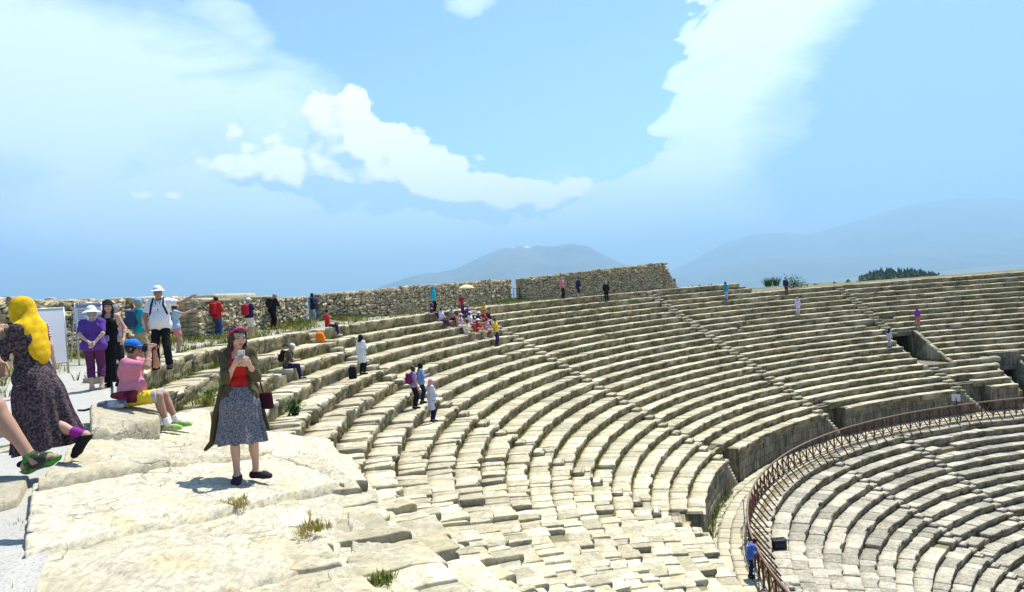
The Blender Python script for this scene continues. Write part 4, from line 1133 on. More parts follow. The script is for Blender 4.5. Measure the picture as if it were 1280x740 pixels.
# --- man in the white hat pointing
P = ground_at(205, 459, 103, 1.80); P[2] = .10
f = Figure('person', 'man in a white hat and white polo shirt pointing to the right', P, 168, 1.78, NEAR, 'tan', False, 1.12, .02, wl=(-.66, .16, 1.45), pl=(-.2, -.1, -1), wr=(.26, .05, .90), pr=(.8, -.6, 0), ar=(.14, -.01, .075), al=(-.13, .06, .075), hy=.2, hp=.15, curl=.25, grip_l=(0, .3, -1))
f.hair('grey', 0, .010); f.hat(C['white'], .145, .10, 'sun_hat', .12, .35); f.top('polo_shirt', C['white'], .72, -.10, .145, .026, fold=.002); f.trousers('trousers', C['black'], minr=.075); f.shoes(C['black'])
f.mesh('lanyard', lambda P: np.minimum(d_cap(P, f.chest + f.Rt @ np.array([.05, .10, .14]), f.chest + f.Rt @ np.array([0, .145, -.05]), .008, .008), d_cap(P, f.chest + f.Rt @ np.array([-.05, .10, .14]), f.chest + f.Rt @ np.array([0, .145, -.05]), .008, .008)), C['navy'], f.chest - .3, f.chest + .3, .008)
f.backpack('dark blue backpack with black straps worn by the man in the white polo', C['navy'], (.16, .09, .22))
# --- teal shirt with backpack
P = ground_at(178, 457, 84, 1.70)
f = Figure('person', 'person in a teal shirt and khaki shorts standing behind the man in the white hat', P, 40, 1.70, MID, 'fair', False, 1.05); f.hair('grey'); f.cap(cloth((.20, .35, .45))); f.top('shirt', C['teal'], .6, -.1); f.trousers('shorts', C['khaki'], .95, minr=.09); f.shoes(C['grey'])
f.backpack('dark blue backpack on the person in the teal shirt', cloth((.03, .06, .13)))
# --- pink shorts
P = ground_at(223, 447, 66, 1.60)
f = Figure('person', 'girl in pink shorts and a pale top raising her arm beside the pointing man', P, 60, 1.60, MID, 'mid', True, .95, wl=(-.30, .45, 1.38), wr=(.3, .48, 1.40), pl=(-.2, 0, -1), pr=(.2, 0, -1)); f.hair('brown', .15); f.top('top', C['ltblue'], .45); f.trousers('shorts', C['rose'], .62, minr=.10); f.shoes(C['grey'])

# --- seated photographer
PS = at_depth(163, 505, 10.9)
f = Figure('person', 'seated man in a blue cap and pink shirt photographing from a stone block', (PS[0], PS[1], PS[2] - .41), 82, 1.74, NEAR, 'tan', False, 1.08, .03, pel=(0, 0, .50), lean=.10, ar=(.13, .50, .08), al=(-.12, .56, .08), tr=(.2, 1, 0), tl=(.1, 1, 0), kr=(.1, .6, 1), kl=(-.1, .6, 1),
           wr=(.075, .33, 1.135), wl=(-.075, .35, 1.12), pr=(.5, .2, -.9), pl=(-.5, .2, -.9), curl=1.15, grip_r=(-.8, .2, .3), grip_l=(.8, .2, .3), hp=-.02)
f.hair('dark', 0, .010); f.cap(C['blue']); f.top('t_shirt', C['pink'], .85, -.09, .145, .022); f.trousers('shorts', C['yshort'], .97, minr=.092)
f.mesh('shorts_trim', lambda P: np.minimum(*[np.maximum(f.leg(P, q, .017, .999, .096), -(P - (h + (k - h) * .86)) @ ((k - h) / np.linalg.norm(k - h))) for q, h, k in ((1, f.hipr, f.knr), (-1, f.hipl, f.knl))]), C['grey'], f.pel - .3, f.pel + np.array([.4, .7, .4]))
f.mesh('sock', lambda P: np.minimum(*[np.maximum(d_cap(P, a, a + (k - a) * .3, .047, .05), (P - (a + (k - a) * .24)) @ ((k - a) / np.linalg.norm(k - a))) for a, k in ((f.anr, f.knr), (f.anl, f.knl))]), C['white'], np.minimum(f.anl, f.anr) - .2, np.maximum(f.anl, f.anr) + .3)
f.shoes(cloth((.22, .42, .05), 'mottle', (.45, .45, .38), 12), .014)
cc = f.hp(0, .165, .0)
f.own('camera', 'black camera held at the face of the man in the blue cap', 'camera', lambda P: np.minimum(np.minimum(d_box(P, cc, (.066, .034, .045), f.Rh, .012), d_cap(P, cc, cc + f.Rh @ np.array([0, .10, 0]), .036, .034)), d_box(P, cc + f.Rh @ np.array([0, 0, .048]), (.026, .026, .018), f.Rh, .008)), BLACKM, cc - .16, cc + .18, .006)
cs = f.wrr + np.array([.02, .02, -.03])
f.own('camera_strap', 'black strap hanging from the raised camera', 'strap', lambda P: np.minimum(d_cap(P, cc + np.array([.07, 0, 0]), cc + np.array([.09, .03, -.22]), .009, .009), np.minimum(d_cap(P, cc + np.array([.09, .03, -.22]), cc + np.array([.05, .09, -.27]), .009, .009), d_cap(P, cc + np.array([.05, .09, -.27]), cc + np.array([.06, .10, -.05]), .009, .009))), BLACKM, cc - np.array([.2, .2, .4]), cc + .25, .007)
hb = f.pel + np.array([.17, .04, .02])
f.own('waist_bag', 'dark red and black waist bag on the hip of the seated photographer', 'bag', lambda P: np.minimum(d_box(P, hb, (.06, .12, .085), None, .03), d_cap(P, hb + np.array([0, -.15, .03]), hb + np.array([-.02, -.2, .03]), .05, .04)), cloth((.07, .012, .03), 'mottle', (.25, .03, .05), 9), hb - .3, hb + .25, .009)
gb = f.pel + np.array([.27, -.14, -.055])
f.own('shoulder_bag', 'pale grey bag with a black flap lying on the block behind the photographer', 'bag', lambda P: d_box(P, gb, (.10, .17, .055), None, .035), cloth((.45, .45, .47), 'mottle', (.10, .10, .12), 5), gb - .3, gb + .3, .010)
st_ = f.pel + np.array([.27, -.48, -.095])
f.own('bag_strap', 'coiled black strap lying on the block left of the grey bag', 'strap', lambda P: np.minimum(d_cap(P, st_ + np.array([0, .16, .03]), st_ + np.array([.05, 0, .0]), .016, .016), d_cap(P, st_ + np.array([.05, 0, 0]), st_ + np.array([-.02, -.10, .0]), .016, .016)), BLACKM, st_ - .25, st_ + .3, .009)

# --- young woman with the phone
PG = at_depth(309, 601, 8.3)
for _ in range(12):
    z_ = -.05 - .19 * max(0, (R0 - r_th(PG)[0]) / RUN - .9) + .045; PG = at_z(309, 600, .5 * PG[2] + .5 * z_)
f = Figure('person', 'young woman in a red top and patterned blue grey skirt looking at her phone', PG, 158, 1.60, .0068, 'fair', True, .76, pel=(0, 0, .92), twist=-.08, ar=(.10, .02, .075), al=(-.10, -.05, .075), tr=(.15, 1, 0), tl=(-.75, .7, 0),
           wr=(.045, .30, 1.30), wl=(-.10, .31, 1.29), pr=(.22, -.1, -1), pl=(-.25, -.1, -1), hy=.45, hp=.32, curl=.75, grip_r=(-.6, .5, .6), grip_l=(.6, .4, .6))
f.hair('brown', .26, .016)
f.mesh('headband', lambda P: np.maximum(f.skull(P, .022), np.abs(((P - f.head) @ f.Rh) @ np.array([0, .80, -.60]) + .030) - .013), cloth((.50, .03, .14), 'dots', (.7, .35, .45), 60), f.head - .2, f.head + .2)
f.top('tank_top', C['red'], 0, -.02, .075, .010, vest=True, fold=.002)
f.top('cardigan', C['olive'], 1.55, -.14, .15, .017, open_=True, fold=.004)
f.skirt('skirt', C['denim'], (.02, 0, .43), (.265, .235), .125, folds=9, amp=.020, seed=1)
f.mesh('cardigan_sash', lambda P: np.minimum(np.minimum(d_cap(P, f.pel + np.array([.16, -.10, .12]), np.array([.27, -.14, .72]), .05, .04), d_cap(P, np.array([.27, -.14, .72]), np.array([.33, -.13, .44]), .04, .03)), np.minimum(d_cap(P, np.array([.33, -.13, .44]), np.array([.40, -.10, .38]), .034, .02), d_cap(P, f.pel + np.array([-.16, -.06, .12]), np.array([-.27, -.06, .52]), .035, .02))), C['olive'], np.array([-.5, -.4, .25]), np.array([.6, .2, 1.2]))
f.shoes(cloth((.03, .025, .03)), .009, 'flat_shoe')
ph = (f.wrr + f.wrl) / 2 + np.array([-.0, .045, .095])
f.own('phone', 'white phone in the hands of the woman in the red top', 'phone', lambda P: d_box(P, ph, (.037, .006, .072), rot(-.55, 0, .1), .005), cloth((.55, .55, .57)), ph - .12, ph + .12, .004)
hbg = f.pel + np.array([-.255, .02, -.07])
f.own('handbag', 'dark maroon handbag hanging beside the blue grey skirt', 'handbag', lambda P: _sm(d_box(P, hbg, (.030, .088, .095), rot(0, .12, .9), .02), np.minimum(d_cap(P, hbg + np.array([.02, -.05, .1]), f.shl + np.array([-.015, -.01, .05]), .008, .008), d_cap(P, hbg + np.array([.02, .05, .1]), f.shl + np.array([-.01, .03, .055]), .008, .008)), .01), C['maroon'], hbg - .2, hbg + np.array([.35, .25, .75]), .008, origin=hbg)

# --- visitors along the terrace
P = ground_at(273, 421, 52, 1.70)
f = Figure('person', 'visitor in a red jacket and jeans reading the blue info board', P, 25, 1.70, MID, 'mid', False, 1.0, wr=(.12, .30, 1.12), hp=.1); f.hair('dark'); f.top('jacket', C['red'], 1.9, -.12, .15, .03); f.trousers('jeans', C['jeans']); f.shoes(C['black'])
f.backpack('bright red backpack on the visitor at the blue info board', cloth((.5, .02, .03)), (.17, .10, .24))
P = ground_at(314, 426, 50, 1.66)
f = Figure('person', 'visitor in cream shorts and a white cap with a dark red backpack', P, 30, 1.66, MID, 'fair', False, 1.0, wr=(.15, .28, 1.05)); f.hair('grey'); f.cap(C['white']); f.top('shirt', C['navy'], .8); f.trousers('shorts', C['cream'], .92, minr=.10); f.shoes(C['grey'])
f.backpack('dark red backpack of the visitor in cream shorts', C['crimson'], (.16, .10, .23))
bp = ground_at(303, 424, 50, 1.66)
mb = MB(); V, Q = rough_block([(-.16, -.1, 0), (.16, -.1, 0), (.16, .1, 0), (-.16, .1, 0), (-.11, -.06, .36), (.11, -.06, .36), (.11, .06, .36), (-.11, .06, .36)], (10, 8, 10), .02, 4, .06, 3); mb.add(V, [Q]); mb.tube([(-.08, 0, .33), (-.05, 0, .45), (.05, 0, .45), (.08, 0, .33)], .014, 6)
tag(mb.build('tote_bag', C['white'], None, True, bp), 'white tote bag standing on the terrace beside the cream shorts', 'bag', None, 'thing')
P = ground_at(343, 425, 45, 1.72)
f = Figure('person', 'visitor all in dark clothes bending over a camera near the wall gap', P, 35, 1.74, MID, 'mid', False, 1.1, lean=.25, wr=(.08, .33, 1.30), wl=(-.08, .33, 1.30), hp=.2); f.hair('grey'); f.top('jacket', C['black'], 1.9, -.12, .15, .03); f.trousers('trousers', C['black']); f.shoes(C['black'])
f.backpack('black rucksack of the visitor bending near the wall gap', cloth((.02, .02, .025)))
P = at_depth(393, 410, 42.6); P[2] = .10
f = Figure('person', 'visitor in a navy jacket and pale blue trousers standing in the wall gap', P, 80, 1.72, MID, 'mid', True, 1.0, wr=(.08, .30, 1.12)); f.hair('dark', .05); f.top('jacket', C['navy'], 1.9, -.14, .15, .03); f.trousers('trousers', C['ltblue']); f.shoes(C['grey'])
def sitter(label, x, y, az=None, vox=FAR, H=1.66, skin='mid', fem=False, back=.27, **kw):
    P, i = seat_at(x, y, back); az = inward(P) if az is None else az
    a = dict(SIT); a.update(kw)
    return Figure('person', label, (P[0], P[1], P[2] - RISE + .0), az, H, vox, skin, fem, **a), P
f, P = sitter('visitor in a red shirt sitting on the rim beside an orange bag', 410, 415, 75, MID, wr=(.12, .35, .68), wl=(-.12, .35, .68), hp=.1); f.hair('dark'); f.top('shirt', C['red'], .8); f.trousers('trousers', C['navy']); f.shoes(C['grey'])
P = on_rows(400, 421) if on_rows(400, 421) is not None else P
mb = MB(); V, Q = rough_block([(-.22, -.16, 0), (.22, -.16, 0), (.22, .16, 0), (-.22, .16, 0), (-.16, -.1, .42), (.16, -.1, .42), (.16, .1, .42), (-.16, .1, .42)], (10, 8, 10), .03, 3, .12, 4); mb.add(V, [Q])
tag(mb.build('bag', C['orange'], None, True, P), 'bright orange bag left of the red shirted sitter', 'bag', None, 'thing')
f, P = sitter('visitor in a white cap and mustard vest sitting alone', 357, 452, 75, MID, 1.68, lean=.3, hp=.3, wr=(.10, .42, .70), wl=(-.10, .40, .70)); f.hair('grey'); f.cap(C['white']); f.top('shirt', cloth((.09, .08, .07)), 1.2); f.top('vest', C['mustard'], 0, .1, .10, .022, vest=True); f.trousers('jeans', C['navy']); f.shoes(C['black'])
f.backpack('black rucksack of the lone sitter in the white cap', C['black'], (.15, .09, .21))
def stander(label, x, y, az, H=1.66, vox=MID, skin='mid', fem=False, **kw):
    P = on_rows(x, y)
    return Figure('person', label, P, az, H, vox, skin, fem, **kw), P
f, P = stander('woman in a white tunic, black trousers and black headscarf alone on the rows', 454, 471, 30, 1.62, MID, fem=True, wr=(.10, .30, 1.15)); f.hair('dark'); f.scarf(C['black'], .12, .020, back=False); f.top('tunic', C['white'], 1.9, -.05, .12, .03); f.skirt('tunic_skirt', C['white'], (0, 0, .52), (.21, .17), .08, folds=6, amp=.01); f.trousers('trousers', C['black']); f.shoes(C['black'])
Pb = on_rows(441, 470)
mb = MB(); V, Q = rough_block([(-.16, -.1, 0), (.16, -.1, 0), (.16, .1, 0), (-.16, .1, 0), (-.14, -.08, .46), (.14, -.08, .46), (.14, .08, .46), (-.14, .08, .46)], (8, 8, 8), .015, 4, .06, 5); mb.add(V, [Q]); mb.tube([(-.07, 0, .44), (-.04, 0, .56), (.04, 0, .56), (.07, 0, .44)], .014, 6)
tag(mb.build('bag', C['black'], None, True, Pb), 'black bag standing behind the woman in the white tunic', 'bag', None, 'thing')
f, P = stander('visitor with a dark purple backpack, left one of the trio on the rows', 519, 506, 60, 1.66, MID, fem=True); f.hair('brown', .05); f.top('shirt', cloth((.35, .25, .50)), .9); f.trousers('trousers', C['black']); f.shoes(C['black'])
f.backpack('dark purple backpack on the left visitor of the trio', cloth((.16, .02, .10)))
f, P = stander('woman in a denim jacket and black headscarf, middle one of the trio', 528, 501, 70, 1.62, MID, fem=True, wr=(.12, .28, 1.2)); f.hair('dark'); f.scarf(C['black'], .10, .022, back=False); f.top('jacket', cloth((.20, .30, .52)), 1.9, -.12, .15, .035); f.trousers('trousers', C['navy']); f.shoes(C['black'])
f, P = stander('woman in a pink headscarf and pale grey coat, lowest one of the trio', 541, 522, 60, 1.62, MID, fem=True, wr=(.10, .28, 1.0)); f.hair('dark'); f.scarf(cloth((.62, .30, .32)), .12, .022, back=False); f.top('coat', cloth((.52, .54, .62)), 1.9, -.05, .12, .03); f.skirt('coat_skirt', cloth((.52, .54, .62)), (0, 0, .50), (.20, .17), .08, folds=5, amp=.01); f.trousers('jeans', C['navy']); f.shoes(C['black'])

# --- the tour group sitting in the middle
G = 'tour group sitting on the upper rows'
group = [  # label, x, y of the seat, top, legs, extra
    ('sitter in a plum top next to the woman in the teal coat', 541, 395, 'plum', 'navy', None),
    ('sitter in a lilac top at the left of the tour group', 551, 396, 'lilac', 'plum', None),
    ('sitter in a khaki top between the lilac top and the tour group', 564, 405, 'khaki', 'black', None),
    ('sitter in a bright pink top and white trousers in the tour group', 573, 404, 'rose', 'white', None),
    ('sitter in a pale blue top on the lowest row of the tour group', 576, 413, 'ltblue', 'sand', 'cap'),
    ('sitter in a purple top high up in the tour group', 584, 399, 'purple', 'navy', None),
    ('sitter in a white top in the middle of the tour group', 588, 407, 'white', 'rose', 'cap'),
    ('sitter in a cream top and bare legs low in the tour group', 584, 416, 'cream', 'sand', None),
    ('sitter in a navy top and white hat in the tour group', 597, 403, 'navy', 'khaki', 'hat'),
    ('sitter in a bright red top in the tour group', 598, 413, 'red', 'sand', 'hat'),
    ('sitter in a crimson top at the right end of the tour group', 605, 405, 'crimson', 'jeans', None),
    ('sitter in an orange brown top just above the tour group', 604, 393, 'mustard', 'maroon', None),
    ('sitter in a pink top at the lower right end of the tour group', 609, 412, 'pink', 'sand', None)]
for k, (lab, x, y, tp, lg, ex) in enumerate(group):
    f, P = sitter(lab, x, y, None, FAR, 1.62 + .03 * (k % 4), ('fair', 'mid', 'tan')[k % 3], k % 2 == 0, lean=.08 * (k % 3), hy=.3 * ((k * 7) % 5 - 2), wr=(.12, .30, .70), wl=(-.12, .32, .72), group=G)
    f.hair(('dark', 'brown', 'grey')[k % 3]); f.top('top', C[tp], .7 + .3 * (k % 2)); f.trousers('trousers', C[lg], 1.9 if lg != 'sand' else .9); f.shoes(C['grey'])
    if ex == 'cap': f.cap(C['white'])
    if ex == 'hat': f.hat(C['white'], .15, .09)
P = at_depth(544, 402, 47); P[2] = .10
f = Figure('person', 'woman in a teal headscarf and coat standing above the tour group', P, 60, 1.62, FAR, 'mid', True); f.hair('dark'); f.scarf(C['teal'], .2, .03); f.top('coat', cloth((.03, .42, .55)), 1.9, -.2, .12, .035); f.trousers('trousers', C['black'])
P = on_rows(578, 397)
f = Figure('person', 'woman in a crimson top and white hat standing with a cream parasol', P, inward(P), 1.62, FAR, 'mid', True, wl=(-.22, .2, 1.35), hy=.2); f.hair('dark'); f.hat(C['white'], .15, .09); f.top('top', C['crimson'], .8); f.trousers('trousers', C['plum']); f.shoes(C['black'])
hand = f.world(f.wrl)
root = tag(empty('parasol', hand + np.array([.0, 0, -.1])), 'cream parasol held up above the tour group', 'parasol', None, 'thing')
mb = MB(); mb.tube([(0, 0, 0), (.12, 0, .95)], .016, 6); mb.build('pole', plain_mat('parasol pole', (.2, .16, .1)), root, True)
V = [[.12, 0, .98]]; nr_ = 8
for q in range(1, 5):
    for j in range(24):
        a = j / 24 * 2 * pi; rr = .58 * q / 4 * (1 - .05 * (q == 4) * abs(cos(a * 4))); V.append([.12 + rr * cos(a), rr * sin(a), .98 - .26 * (q / 4)**2 * 1.0])
F_ = [[0, 1 + j, 1 + (j + 1) % 24] for j in range(24)]; Q_ = [[1 + 24 * q + j, 1 + 24 * (q + 1) + j, 1 + 24 * (q + 1) + (j + 1) % 24, 1 + 24 * q + (j + 1) % 24] for q in range(3) for j in range(24)]
o = mesh_np('canopy', V, [np.array(F_), np.array(Q_)], cloth((.80, .72, .38)), root, True); md = o.modifiers.new('t', 'SOLIDIFY'); md.thickness = .012
f, P = stander('man in a yellow shirt and dark jeans standing right of the tour group', 621, 434, inward(on_rows(621, 434)), 1.74, FAR); f.hair('dark'); f.top('shirt', C['yellow'], .7); f.trousers('jeans', C['navy']); f.shoes(C['black'])

# --- far visitors
f, P = stander('man in a pink shirt and black trousers standing on the rim before the tall wall', 704, 377, inward(on_rows(704, 380)), 1.74, FAR); f.hair('grey'); f.top('shirt', C['rose'], .8); f.trousers('trousers', C['black']); f.shoes(C['black'])
P = at_depth(723, 373, 60.5); P[2] = .10
f = Figure('person', 'visitor in a navy top turned aside before the tall wall', P, 70, 1.68, FAR, 'mid', False, lean=.2); f.hair('dark'); f.top('jacket', C['navy'], 1.9, -.2); f.trousers('trousers', C['black'], 1.4); f.shoes(C['grey'])
f, P = stander('visitor dressed in black on the rim below the tall wall', 759, 379, 200, 1.70, FAR); f.hair('grey'); f.top('top', C['black'], 1.9); f.trousers('trousers', C['black']); f.shoes(C['black'])
f, P = stander('visitor in a teal coat alone on the rim right of the walls', 908, 374, 60, 1.70, FAR, fem=True); f.hair('dark', .05); f.top('coat', cloth((.03, .28, .42)), 1.9, -.2, .14, .04); f.trousers('trousers', C['ltblue'], 1.9); f.shoes(C['black'])
f, P = stander('visitor in dark clothes among the green plants on the rim', 983, 368, 170, 1.66, FAR); f.hair('dark'); f.top('top', C['navy'], 1.9); f.trousers('trousers', C['plum']); f.shoes(C['black'])
f, P = stander('visitor in pale clothes standing on the top rows below the green plants', 998, 394, 20, 1.60, FAR, fem=True); f.hair('grey'); f.top('top', C['lilac'], 1.9); f.trousers('trousers', C['lilac']); f.shoes(C['grey'])
f, P = stander('visitor in a purple top and orange red skirt above the vomitory', 1148, 411, 20, 1.66, FAR, fem=True); f.hair('dark'); f.scarf(cloth((.22, .05, .30)), .2, .03); f.top('top', cloth((.25, .05, .34)), 1.2); f.trousers('trousers', cloth((.45, .14, .08)), 1.2, minr=.11); f.shoes(C['black'])
f, P = stander('visitor in white and grey climbing beside the vomitory doorway', 1112, 436, 60, 1.62, FAR, fem=True, lean=.15); f.hair('dark'); f.scarf(C['navy'], .1, .03); f.top('top', cloth((.50, .50, .58)), 1.9); f.trousers('trousers', C['grey']); f.shoes(C['black'])
P = at_r(938, 718, RR + .34, False); P[2] = ZW + .01
f = Figure('person', 'visitor in a blue jacket leaning on the rusty railing', P, inward(P), 1.66, MID, 'mid', False, lean=.35, wr=(.2, .36, 1.12), wl=(-.2, .36, 1.12), hp=.3); f.hair('dark'); f.top('jacket', cloth((.10, .17, .52)), 1.9, -.15, .15, .04); f.trousers('trousers', C['navy']); f.shoes(C['black'])
# ================================================================== boards, signs, plants and small things
def board(name, label, x0, x1, ytop, ybot, yfoot, d0, d1, mat, frame, lines=None, legs=True, lean=0.0):
    """info board on a frame; the two upper corners are given by sight lines and distances"""
    A = at_depth(x0, ytop, d0); B = at_depth(x1, ytop, d1); B[2] = A[2] = (A[2] + B[2]) / 2
    d = (d0 + d1) / 2; hh = (ybot - ytop) * d / F_PX; hf = (yfoot - ytop) * d / F_PX
    u = B - A; w = np.linalg.norm(u); u /= w; n = np.array([u[1], -u[0], 0]); 
    if n @ (-A) < 0: n = -n
    base = np.array([(A[0] + B[0]) / 2, (A[1] + B[1]) / 2, A[2] - hf])
    root = tag(empty(name, base), label, 'info board', None, 'thing'); up = np.array([0, 0, 1.0]); ax = [u, n, up]
    mb = MB(); mb.box(np.array([0, 0, hf - hh / 2]), (w / 2, .012, hh / 2), ax); pn = mb.build('panel', mat, root)
    if lines:
        mb = MB(); rng = np.random.default_rng(4)
        cols, rows_, mcol = lines
        mb.box(n * .0145 + up * (hf - hh * .09), (w * .46, .002, hh * .055), ax)
        for cl in range(cols):
            for k in range(rows_):
                ww = w * .80 / cols * rng.uniform(.62, .95) / 2; x = -w * .42 + w * .84 / cols * cl + ww
                mb.box(u * x + n * .0145 + up * (hf - hh * (.22 + .70 * k / rows_)), (ww, .002, hh * .018), ax)
        mb.build('printed_lines', mcol, pn)
    mb = MB(); r = .022
    for xx in (-w / 2, w / 2): mb.tube([u * xx, u * xx + up * (hf + .02)], r, 8)
    mb.tube([u * (-w / 2) + up * hf, u * (w / 2) + up * hf], r, 8); mb.tube([u * (-w / 2) + up * (hf - hh), u * (w / 2) + up * (hf - hh)], r, 8)
    if legs:
        for xx in (-w / 2, w / 2): mb.tube([u * xx + up * (hf - .05), u * xx - n * .75], r * .8, 8)
    mb.build('frame', frame, root, True)
    return root
wht = plain_mat('board white', (.62, .64, .68), .5, .06, 3); brd = plain_mat('board blue', (.20, .30, .52), .5, .08, 3); brl = plain_mat('board print', (.66, .70, .78), .5, .05, 3); drk = plain_mat('board print grey', (.22, .24, .30), .5, .1, 3)
fr = plain_mat('grey steel frame', (.45, .45, .47), .4, .1, 10, .4)
board('info_board', 'tall white info board on a grey frame right of the yellow headscarf', 42, 79, 386, 455, 470, 14.4, 15.2, wht, fr)
board('info_board', 'white info board half hidden behind the two women in hats', 93, 126, 379, 418, 470, 20.5, 21.0, wht, fr, (2, 10, drk))
board('info_board', 'blue and white info board next to the visitor in the red jacket', 244, 276, 381, 421, 425, 31.0, 31.6, brd, fr, (2, 11, brl))
# small sign on a post at the railing, thin pole, black box
P = at_r(1196, 512, RR + .1); P[2] = ZW
root = tag(empty('notice_sign', P), 'small white notice on a brown post at the railing', 'sign', None, 'thing')
az_ = math.atan2(-P[0], -P[1]); ax = [np.array([cos(az_), -sin(az_), 0]), np.array([sin(az_), cos(az_), 0]), np.array([0, 0, 1.0])]
mb = MB(); mb.tube([(0, 0, 0), (0, 0, 1.75)], .04, 8); mb.build('post', M['rust'], root, True)
mb = MB(); mb.box((0, 0, 1.75), (.28, .015, .24), ax); mb.box(ax[1] * -.02 + np.array([0, 0, 1.75]), (.30, .012, .26), ax); mb.build('panel', plain_mat('sign white', (.55, .54, .56), .5, .1, 6), root)
P = at_r(930, 640, RR + .12); P[2] = ZW
mb = MB(); mb.tube([(0, 0, 0), (0, 0, 1.95)], .028, 8); mb.box((0, 0, 1.99), (.045, .045, .05), None, .01); mb.box((0, 0, .012), (.09, .09, .012))
tag(mb.build('thin_pole', fr, None, True, P), 'thin pale pole standing at the bend of the railing', 'pole', None, 'thing')
th_c = r_th(at_r(962, 699, LR0 - LRUN))[1]; P = pol(LR0 - LRUN + .40, th_c, LZ0 - LRISE)
mb = MB(); V, Q = round_box((.30, .22, .20), .05); mb.add(V + np.array([0, 0, .2]), [Q]); mb.box((0, 0, .43), (.32, .24, .03), None, .01); mb.tube([(-.12, 0, .45), (-.12, 0, .52), (.12, 0, .52), (.12, 0, .45)], .018, 6)
tag(mb.build('equipment_case', BLACKM, None, True, P), 'black case standing on the lower seats just inside the railing', 'case', None, 'thing')
# blue rails in the far entrance
P = pol(RP - .2, 92.0, ZW); root = tag(empty('blue_rail', P), 'blue steel rails in front of the dark entrance at the right edge', 'railing', None, 'thing')
ru, tu = frame_at(91.4); mb = MB(); mb.tube([tu * 0, tu * 0 + np.array([0, 0, 2.5])], .04, 8); mb.build('post', M['blue_steel'], root, True)
for k in range(1, 6):
    mb = MB(); mb.tube([-tu * .4 * k, -tu * .4 * k + np.array([0, 0, 2.5])], .035, 8); mb.build('post', M['blue_steel'], root, True)
mb = MB(); mb.tube([tu * .1 + np.array([0, 0, 2.45]), -tu * 2.2 + np.array([0, 0, 2.45])], .045, 8); mb.tube([tu * .1 + np.array([0, 0, 1.2]), -tu * 2.2 + np.array([0, 0, 1.2])], .03, 8); mb.build('cross_bar', M['blue_steel'], root, True)
# thin fence bars between the two long walls
P0 = at_r(643, 378, 54.3); P1 = at_r(654, 377, 54.2); P0[2] = P1[2] = .1
root = tag(empty('fence', P0), 'thin dark fence closing the gap between the two long rubble walls', 'fence', None, 'thing')
mb = MB(); O = P0
for k in range(4):
    q = (P1 - P0) * k / 3; mb.tube([q, q + np.array([0, 0, 1.15])], .03, 6)
mb.build('post', M['rust'], root, True); mb = MB(); mb.tube([np.array([0, 0, 1.1]), P1 - P0 + np.array([0, 0, 1.1])], .02, 6); mb.tube([np.array([0, 0, .6]), P1 - P0 + np.array([0, 0, .6])], .015, 6); mb.build('bar', M['rust'], root, True)

# green plants on the rim: upright agave-like leaves and a bush
def leaf_plant(name, label, P, n, h, spread, tone, rng, w=.05, cat='plant'):
    mb = MB()
    for k in range(n):
        a = rng.uniform(0, 2 * pi); hh = h * rng.uniform(.6, 1.1); rr = spread * rng.uniform(.0, .5); ln = spread * rng.uniform(.1, .7)
        b = np.array([cos(a) * rr, sin(a) * rr, -.03]); d = np.array([cos(a), sin(a), 0]); sd = np.array([-sin(a), cos(a), 0])
        m1 = b + d * ln * .35 + np.array([0, 0, hh * .5]); tp = b + d * ln + np.array([0, 0, hh])
        ww = w * rng.uniform(.7, 1.2)
        V = [b - sd * ww * .6, b + sd * ww * .6, m1 + sd * ww + d * .01, tp, m1 - sd * ww + d * .01, m1 + d * ww * .5]
        mb.add(V, [np.array([[0, 1, 2, 5], [0, 5, 4, 0][:4]])[:1], np.array([[0, 5, 4], [5, 2, 3], [4, 5, 3]])], float(np.clip(tone + rng.normal(0, .12), 0, 1)))
    return tag(mb.build(name, M['leaf'], None, True, P), label, cat, None, 'thing')
m, nt, b = new_mat('fresh leaves'); rn = N(nt, 'Attribute', attribute_name='rnd').outputs['Fac']
nt.links.new(ramp(nt, rn, [(0, (.010, .045, .006)), (.5, (.035, .12, .012)), (1, (.14, .22, .03))]), b.inputs['Base Color']); b.inputs['Roughness'].default_value = .6; M['leaf'] = m
rng = np.random.default_rng(21)
def leafy(lab, P, n, h, spread, name='weed', leaf=.28):
    mb = MB()
    for k in range(n):
        c_ = np.array([rng.normal(0, spread), rng.normal(0, spread), abs(rng.normal(.45, .3)) * h]); a_ = rng.uniform(0, 6.28); b_ = rng.normal(0, .6); l_ = rng.uniform(.5, 1.1) * h * leaf
        d_ = np.array([cos(a_) * cos(b_), sin(a_) * cos(b_), sin(b_)]); s_ = np.cross(d_, [0, 0, 1.0]); s_ /= np.linalg.norm(s_) + 1e-6
        mb.add([c_ - d_ * l_, c_ + s_ * l_ * .45, c_ + d_ * l_, c_ - s_ * l_ * .45], [np.array([[0, 1, 2, 3]])], float(np.clip(rng.normal(.45, .25), 0, 1)))
    for k in range(7): a_ = rng.uniform(0, 6.28); mb.tube([(0, 0, -.02), (cos(a_) * spread, sin(a_) * spread, h * .7)], .004, 4)
    tag(mb.build(name, M['leaf'], None, False, P), lab, name, None, 'thing')
def rim_pt(x, y): P, i = on_rows(x, y, .5, True); return np.array([P[0], P[1], P[2] - .02])
